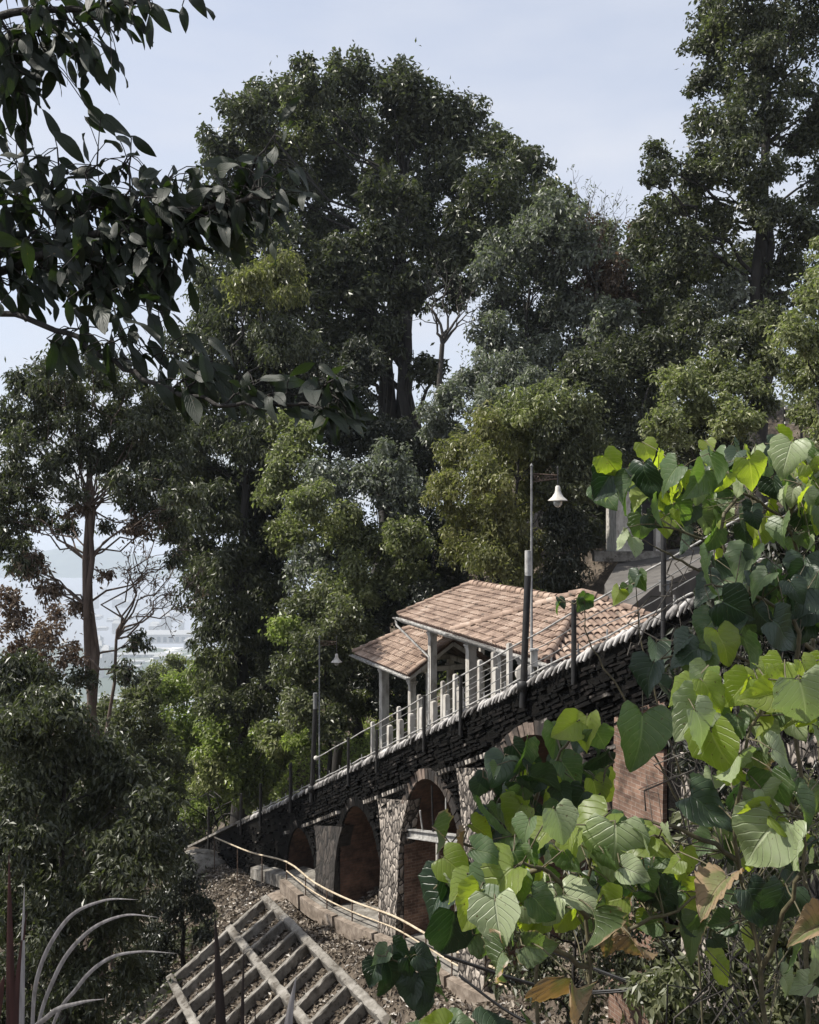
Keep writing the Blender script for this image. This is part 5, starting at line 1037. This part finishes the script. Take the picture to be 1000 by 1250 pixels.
# E: low dark sprig and thin seedlings
E_l = [(462,1168,4.2,34,-150,'big_green'),(455,1190,4.2,40,-110,'big_dark'),(480,1190,4.2,48,-70,'big_dark'),(505,1180,4.2,44,-60,'big_dark'),(500,1215,4.2,46,-95,'big_dark'),(520,1205,4.2,50,-60,'big_dark'),(522,1170,4.2,40,-20,'big_dark'),(470,1205,4.3,40,-90,'big_dark'),(535,1190,4.3,40,-80,'big_green'),(515,1230,4.2,36,-100,'big_dark'),(490,1160,4.3,34,-30,'big_dark'),(540,1215,4.3,36,-70,'big_green')]
plant('leafy_sprig', 'low sprig of small dark leaves right of the concrete grid', 'plant', at(520, 1420, 4.3), [[(530,1420,4.3),(525,1300,4.3),(515,1210,4.3),(490,1175,4.2),(460,1165,4.2)],[(515,1210,4.3),(535,1170,4.2)]], E_l, 205, .005)
F_l = [(680,742,6.0,20,-120,'big_green'),(686,736,6.0,20,-60,'big_dark'),(712,738,6.0,30,-120,'big_green'),(718,736,6.0,28,-50,'big_green'),(754,728,6.0,28,-95,'big_lime'),(772,710,6.0,32,-130,'big_dark'),(783,710,6.0,30,-70,'big_green'),(765,722,6.0,22,-100,'big_green')]
plant('seedling', 'thin stems with a few small leaves crossing the roof and railing', 'plant', at(800, 1200, 6.0), [[(860,1300,6.1),(840,1000,6.1),(800,850,6.0),(780,760,6.0),(776,712,6.0)],[(840,1000,6.1),(760,850,6.0),(718,780,6.0),(714,735,6.0)],[(714,735,6.0),(690,735,6.0)],[(776,712,6.0),(756,722,6.0)]], F_l, 206, .005)
plant('leafy_sprig', 'few lime leaves poking up at the bottom edge of the frame', 'plant', at(540, 1500, 3.2), [[(560,1500,3.3),(555,1300,3.3),(545,1255,3.2)]], [(530,1250,3.2,46,170,'big_lime'),(560,1250,3.2,50,20,'big_green'),(610,1248,3.2,60,10,'big_dark'),(650,1255,3.2,60,160,'big_green'),(500,1258,3.2,40,150,'big_green')], 207, .005)

# F: tangled bank behind the big leaves (real bushes with small leaves and bare vines)
T('tangled_shrub', 'tangled shrub with small leaves and vines filling the lower right corner', 'shrub', 6.6, (905, 0),
  [(870,1020,40,0),(930,1060,44,.3),(990,1040,44,0),(860,1110,36,.4),(950,1150,46,-.2),(1000,1180,46,0),(890,1190,44,.2),(840,1200,34,0),(800,1210,34,.3),(960,1240,46,0),(870,1250,40,0),(1010,980,40,.4),(930,980,36,.6)],
  .085, 'leaf_mid', dens=.55, puff=.30, tr=.035, seed=301, depth=.5, gap=.12, droop=.7, wr=.45)
T('tangled_shrub', 'dark thicket behind the arching spray at the right edge', 'shrub', 8.6, (985, 0),
  [(900,720,40,0),(950,720,44,.2),(1000,720,44,0),(870,790,36,.3),(930,800,44,0),(990,800,46,0),(860,860,36,.2),(920,870,44,.2),(990,880,46,0),(850,930,30,0),(900,950,38,.3),(985,650,36,0),(940,660,34,.4),(1010,600,34,0),(985,960,40,0),(830,830,24,.5)],
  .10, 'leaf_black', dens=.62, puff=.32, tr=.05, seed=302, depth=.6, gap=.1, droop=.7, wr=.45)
T('tangled_shrub', 'dark low shrub at the foot of the second pier', 'shrub', 15.5, (690, 0),
  [(640,1130,30),(680,1110,30),(720,1080,28),(660,1180,34),(720,1150,34),(760,1180,34),(620,1190,22),(700,1220,36),(790,1110,34),(830,1060,30),(810,1170,34),(850,1000,26)],
  .13, 'leaf_dark', dens=.5, puff=.3, tr=.05, seed=303, depth=.8, gap=.2, droop=.7)
R = rng(310); e = empty('bare_vines', at(920, 1300, 5.2), 'tangle of thin bare brown vines hanging among the lower right leaves', 'vines'); 
m = MB()
for k in range(70):
    a = at(R.uniform(820, 1010), R.uniform(640, 1050), R.uniform(4.8, 6.5)); b = a + np.array([R.normal() * .35, R.normal() * .2, -R.uniform(.5, 2.2)]); m.tube(wig(a, b, R, 9, .09), R.uniform(.002, .006), 5)
m.build('vine', M['bark'], e)
for (a, b, c_) in [((540,1165,9),(700,1200,9),(870,1190,8.5)),((560,1190,8.6),(640,1235,8.4),(720,1260,8)),((650,1150,9),(760,1185,8.6),(900,1240,8))]:
    P = np.array([at(*a), at(*b), at(*c_)]); e_ = empty('cable', P[0], {9: 'upper black cable sagging across the lower centre slope', 8.6: 'lower black cable slanting towards the bottom edge'}.get(a[2] if a[0] != 650 else 0, 'short black cable behind the withered leaves'), 'cable'); m = MB(); PP = dense(P, 6); PP[:, 2] -= .08 * np.sin(np.linspace(0, pi, len(PP))); m.tube(PP, .012, 6); m.tube(PP + [0.02, .03, -.035], .010, 6); m.build('strand', M['cable'], e_)
# rubble wall fragments seen through the lower right leaves
for (px, py, Y, hw, hh, mt, lab) in [(885, 1000, 12.6, .6, 1.2, 'rubble', 'sunlit cream rubble wall behind the lower right leaves')]:
    c = at(px, py, Y); g = tz(c[0], c[1]); m = MB(); zt = c[2] + hh * .6; m.box((c[0], c[1], (zt + g - .4) / 2), [[BD[0], BD[1], 0], [BN[0], BN[1], 0], [0, 0, 1]], [hw, .25, (zt - g + .4) / 2]); m.box((c[0], c[1], zt + .05), [[BD[0], BD[1], 0], [BN[0], BN[1], 0], [0, 0, 1]], [hw + .05, .3, .05]); tag(m.build('retaining_wall', M[mt]), lab, 'wall')

# ------------------------------------------------------------------ overhanging branches at upper left
e = empty('overhanging_tree', at(-420, 1700, 3.9), 'near tree at upper left whose dark broad leaves hang into the frame', 'tree')
R = rng(400); tk = MB(); tk.tube([at(-420, 1800, 3.9), at(-400, 1200, 3.9), at(-380, 700, 3.9), at(-350, 200, 3.9), at(-330, -200, 3.9)], [.16, .14, .12, .09, .05], 10); tk.build('trunk', M['bark_dark'], e)
def branch(label, path, r, clusters, seed, Ls=(26, 50)):
    R = rng(seed); st = MB(); P = dense(np.array([at(*q) for q in path]), 6); P[1:-1] += R.normal(size=P[1:-1].shape) * .006; st.tube(P, np.linspace(r, r * .3, len(P)), 8)
    lm = MB()
    for (cx, cy, cY, n, spread) in clusters:
        C = at(cx, cy, cY); j = np.argmin(np.linalg.norm(P - C, axis=1)); S = P[max(0, j - 2)]; tw = wig(S, C, R, 6, .05, .04); st.tube(tw, np.linspace(max(.004, r * .28), .003, 6), 6)
        ax = unit(tw[-1] - tw[-3])
        for k in range(max(3, int(n * 1.15))):
            i = R.integers(2, 6); b = tw[i] + R.normal(size=3) * spread / F * cY * np.array([1, .8, 1]) * .7; d = unit(ax * .35 + R.normal(size=3) * .55 + np.array([.25, -.1, -.85])); nr = R.normal(size=3) * .5 + np.array([0, -.5, .8]); size = R.uniform(*Ls) / F * cY
            st.tube([tw[i], (tw[i] + b) / 2 + [0, 0, .012], b], .0022, 4); put_leaf(lm, ELL[R.integers(8)], b, d, nr, size)
    o = st.build('branch', M['bark_dark'], e); o['label'] = label; lm.build('leaves', M['ell_dark'], o)
branch('topmost branch in the upper left corner', [(-350,200,3.9),(-120,60,3.8),(0,20,3.7),(90,10,3.6),(170,0,3.5),(225,-25,3.4)], .022,
  [(15,40,3.7,16,34),(60,70,3.7,18,34),(20,110,3.7,16,34),(90,30,3.6,14,30),(110,75,3.6,15,28),(140,40,3.6,10,26),(165,10,3.5,8,22),(60,0,3.6,14,34),(5,160,3.7,14,30),(30,190,3.7,10,26),(235,-15,3.4,2,12),(185,10,3.4,4,18),(130,0,3.5,8,24),(0,70,3.6,14,30)], 401)
branch('thick middle branch carrying most of the dark leaves', [(-360,500,3.9),(-150,380,3.9),(0,330,3.8),(90,300,3.7),(180,270,3.6),(260,250,3.5),(335,240,3.4)], .026,
  [(20,200,3.8,14,34),(70,180,3.8,16,34),(120,180,3.7,18,34),(160,190,3.7,16,30),(60,240,3.8,20,38),(120,240,3.7,22,38),(180,235,3.6,20,34),(230,245,3.6,20,32),(275,235,3.5,16,28),(320,230,3.4,12,26),(350,245,3.4,7,20),(20,290,3.8,18,38),(80,300,3.7,20,38),(140,300,3.7,26,38),(180,270,3.6,22,34),(215,210,3.6,14,28),(255,270,3.5,16,28),(300,250,3.5,14,24),(210,320,3.6,16,30),(110,330,3.7,20,36),(60,330,3.8,18,36),(190,300,3.6,20,34),(240,290,3.6,14,30),(30,350,3.8,10,34),(100,360,3.7,16,34),(150,370,3.7,16,32),(190,350,3.6,18,30),(200,390,3.6,12,28),(290,270,3.5,10,24),(335,165,3.5,5,22),(340,195,3.5,6,20),(10,235,3.8,14,30)], 402)
branch('long thin lower branch ending in a drooping sprig', [(-360,560,3.9),(-100,390,3.9),(0,382,3.8),(80,408,3.7),(150,450,3.6),(220,480,3.5),(300,495,3.4),(370,492,3.3),(405,470,3.25)], .016,
  [(120,400,3.7,8,26),(160,410,3.6,10,26),(200,430,3.6,12,26),(235,460,3.5,12,24),(260,440,3.5,8,24),(310,470,3.4,7,22),(350,480,3.3,6,18),(410,462,3.2,12,12),(415,490,3.2,8,14),(395,500,3.2,6,16)], 403, (34, 60))

# unseen upper crown clumps, added out of frame to shade the branch leaves
cm = MB(); R = rng(420)
for (px, py, Y, r) in [(-200,-200,4.4,.55),(-330,-80,4.4,.6),(-100,-330,4.5,.6),(-330,-330,4.4,.6),(-420,60,4.5,.6),(-240,80,4.6,.5),(30,-200,4.4,.5),(-480,-250,4.5,.6),(-120,-100,4.5,.45)]:
    crown_into(cm, R, at(px, py, Y), r, .16, .35, .36, wr=.38, droop=.9)
cm.build('crown', M['leaf_dark'], e)

# ------------------------------------------------------------------ strap-leaved plants at lower left
def strap(m, pts, wpx, Yd, red=False):
    P = dense(np.array([at(*q) for q in pts]), 10); n = len(P)
    t = np.linspace(0, 1, n); wd = .8 * wpx / F * Yd * (np.sin(pi * np.clip(t * .88 + .12, 0, 1))**.9); tg = unit(np.gradient(P, axis=0)); vd = np.array([0, 1.0, 0]); sd_ = unit(np.cross(tg, vd)); up = np.cross(sd_, tg)
    k = np.arange(n - 1); A = P + sd_ * wd[:, None] * .5 + up * wd[:, None] * .16; B = P - sd_ * wd[:, None] * .5 + up * wd[:, None] * .16
    m.add(np.concatenate([A, P, B]), np.concatenate([np.stack([k, k + 1, n + k + 1, n + k], 1), np.stack([n + k, n + k + 1, 2 * n + k + 1, 2 * n + k], 1)]), None, True)
def strapmat(name, a, b, tr=.15):
    m_, n, out = new_mat(name); l = n.links.new; t = node(n, 'ShaderNodeTexCoord'); mpn = node(n, 'ShaderNodeMapping'); mpn.inputs['Scale'].default_value = (30, 30, 3); l(t.outputs['Object'], mpn.inputs[0]); a_ = node(n, 'ShaderNodeTexNoise', Scale=3.0, Detail=4.0); l(mpn.outputs[0], a_.inputs['Vector'])
    r = ramp(n, [(.3, a), (.7, b)]); l(a_.outputs[0], r.inputs[0]); p = node(n, 'ShaderNodeBsdfPrincipled', Roughness=.38); l(r.outputs[0], p.inputs['Base Color']); l(p.outputs[0], out.inputs[0]); return m_
M['strap_pale'] = strapmat('pale sheen strap leaf', (.20,.19,.185), (.42,.40,.395)); M['strap_red'] = strapmat('dark maroon strap leaf', (.030,.014,.014), (.075,.032,.030)); M['strap_black'] = strapmat('blackish strap leaf', (.012,.010,.010), (.035,.028,.028))
e = empty('strap_plant', at(30, 1500, 2.4), 'strap-leaved plant with pale arching and maroon upright blades at lower left corner', 'plant')
for pts, wd in (([(30,1480,2.4),(38,1300,2.4),(45,1195,2.35),(80,1125,2.3),(125,1100,2.25),(170,1098,2.2)], 6.5), ([(30,1480,2.4),(42,1280,2.4),(68,1190,2.35),(105,1140,2.3),(150,1118,2.25),(196,1120,2.2)], 6.5), ([(34,1480,2.4),(60,1270,2.4),(95,1205,2.35),(130,1172,2.3),(170,1162,2.25),(218,1164,2.2)], 6), ([(30,1480,2.4),(30,1290,2.4),(60,1240,2.3),(95,1225,2.25),(130,1219,2.2)], 8), ([(24,1480,2.4),(25,1300,2.4),(27,1180,2.4),(30,1078,2.4)], 10)):
    m = MB(); strap(m, pts, wd, 2.35); m.build('leaf_blade', M['strap_pale'], e)
for pts, wd in (([(20,1480,2.4),(14,1300,2.4),(12,1180,2.4),(11,1035,2.4)], 15), ([(26,1480,2.4),(20,1300,2.4),(22,1200,2.4),(33,1110,2.4)], 13), ([(-10,1480,2.4),(-12,1300,2.4),(-2,1220,2.4),(6,1190,2.4)], 16)):
    m = MB(); strap(m, pts, wd, 2.4); o = m.build('leaf_blade', M['strap_red'], e); o['label'] = 'maroon upright blade'
m = MB(); m.tube([at(30, 1700, 2.4), at(28, 1440, 2.4)], .03, 8); m.build('stem', M['bark_dark'], e)
e = empty('strap_plant', at(285, 1500, 2.6), 'dark upright spiky blades in front of the concrete grid', 'plant')
for pts, wd, mt in (([(275,1500,2.6),(272,1330,2.6),(268,1220,2.6),(262,1110,2.6)], 17, 'strap_black'), ([(290,1500,2.6),(297,1330,2.6),(296,1240,2.6),(298,1150,2.6)], 7, 'strap_black'), ([(330,1500,2.6),(345,1330,2.6),(352,1250,2.6),(362,1190,2.6)], 15, 'strap_pale'), ([(300,1500,2.6),(310,1330,2.6),(312,1270,2.6),(311,1215,2.6)], 4, 'strap_black')):
    m = MB(); strap(m, pts, wd, 2.6); m.build('leaf_blade', M[mt], e)
m = MB(); m.tube([at(290, 1700, 2.6), at(288, 1460, 2.6)], .03, 8); m.build('stem', M['bark_dark'], e)

# ------------------------------------------------------------------ haze
m = MB(); m.box((0, 2500, -229), np.eye(3), [9000, 7000, 272.5]); hz = m.build('haze', None); tag(hz, 'pale haze lying over the valley', 'haze', kind='stuff')
mt, n, out = new_mat('thin haze'); pv = n.nodes.new('ShaderNodeVolumePrincipled'); pv.inputs['Color'].default_value = (.72, .79, .89, 1); pv.inputs['Density'].default_value = .00015; pv.inputs['Anisotropy'].default_value = .1; n.links.new(pv.outputs[0], out.inputs['Volume']); hz.data.materials.append(mt)
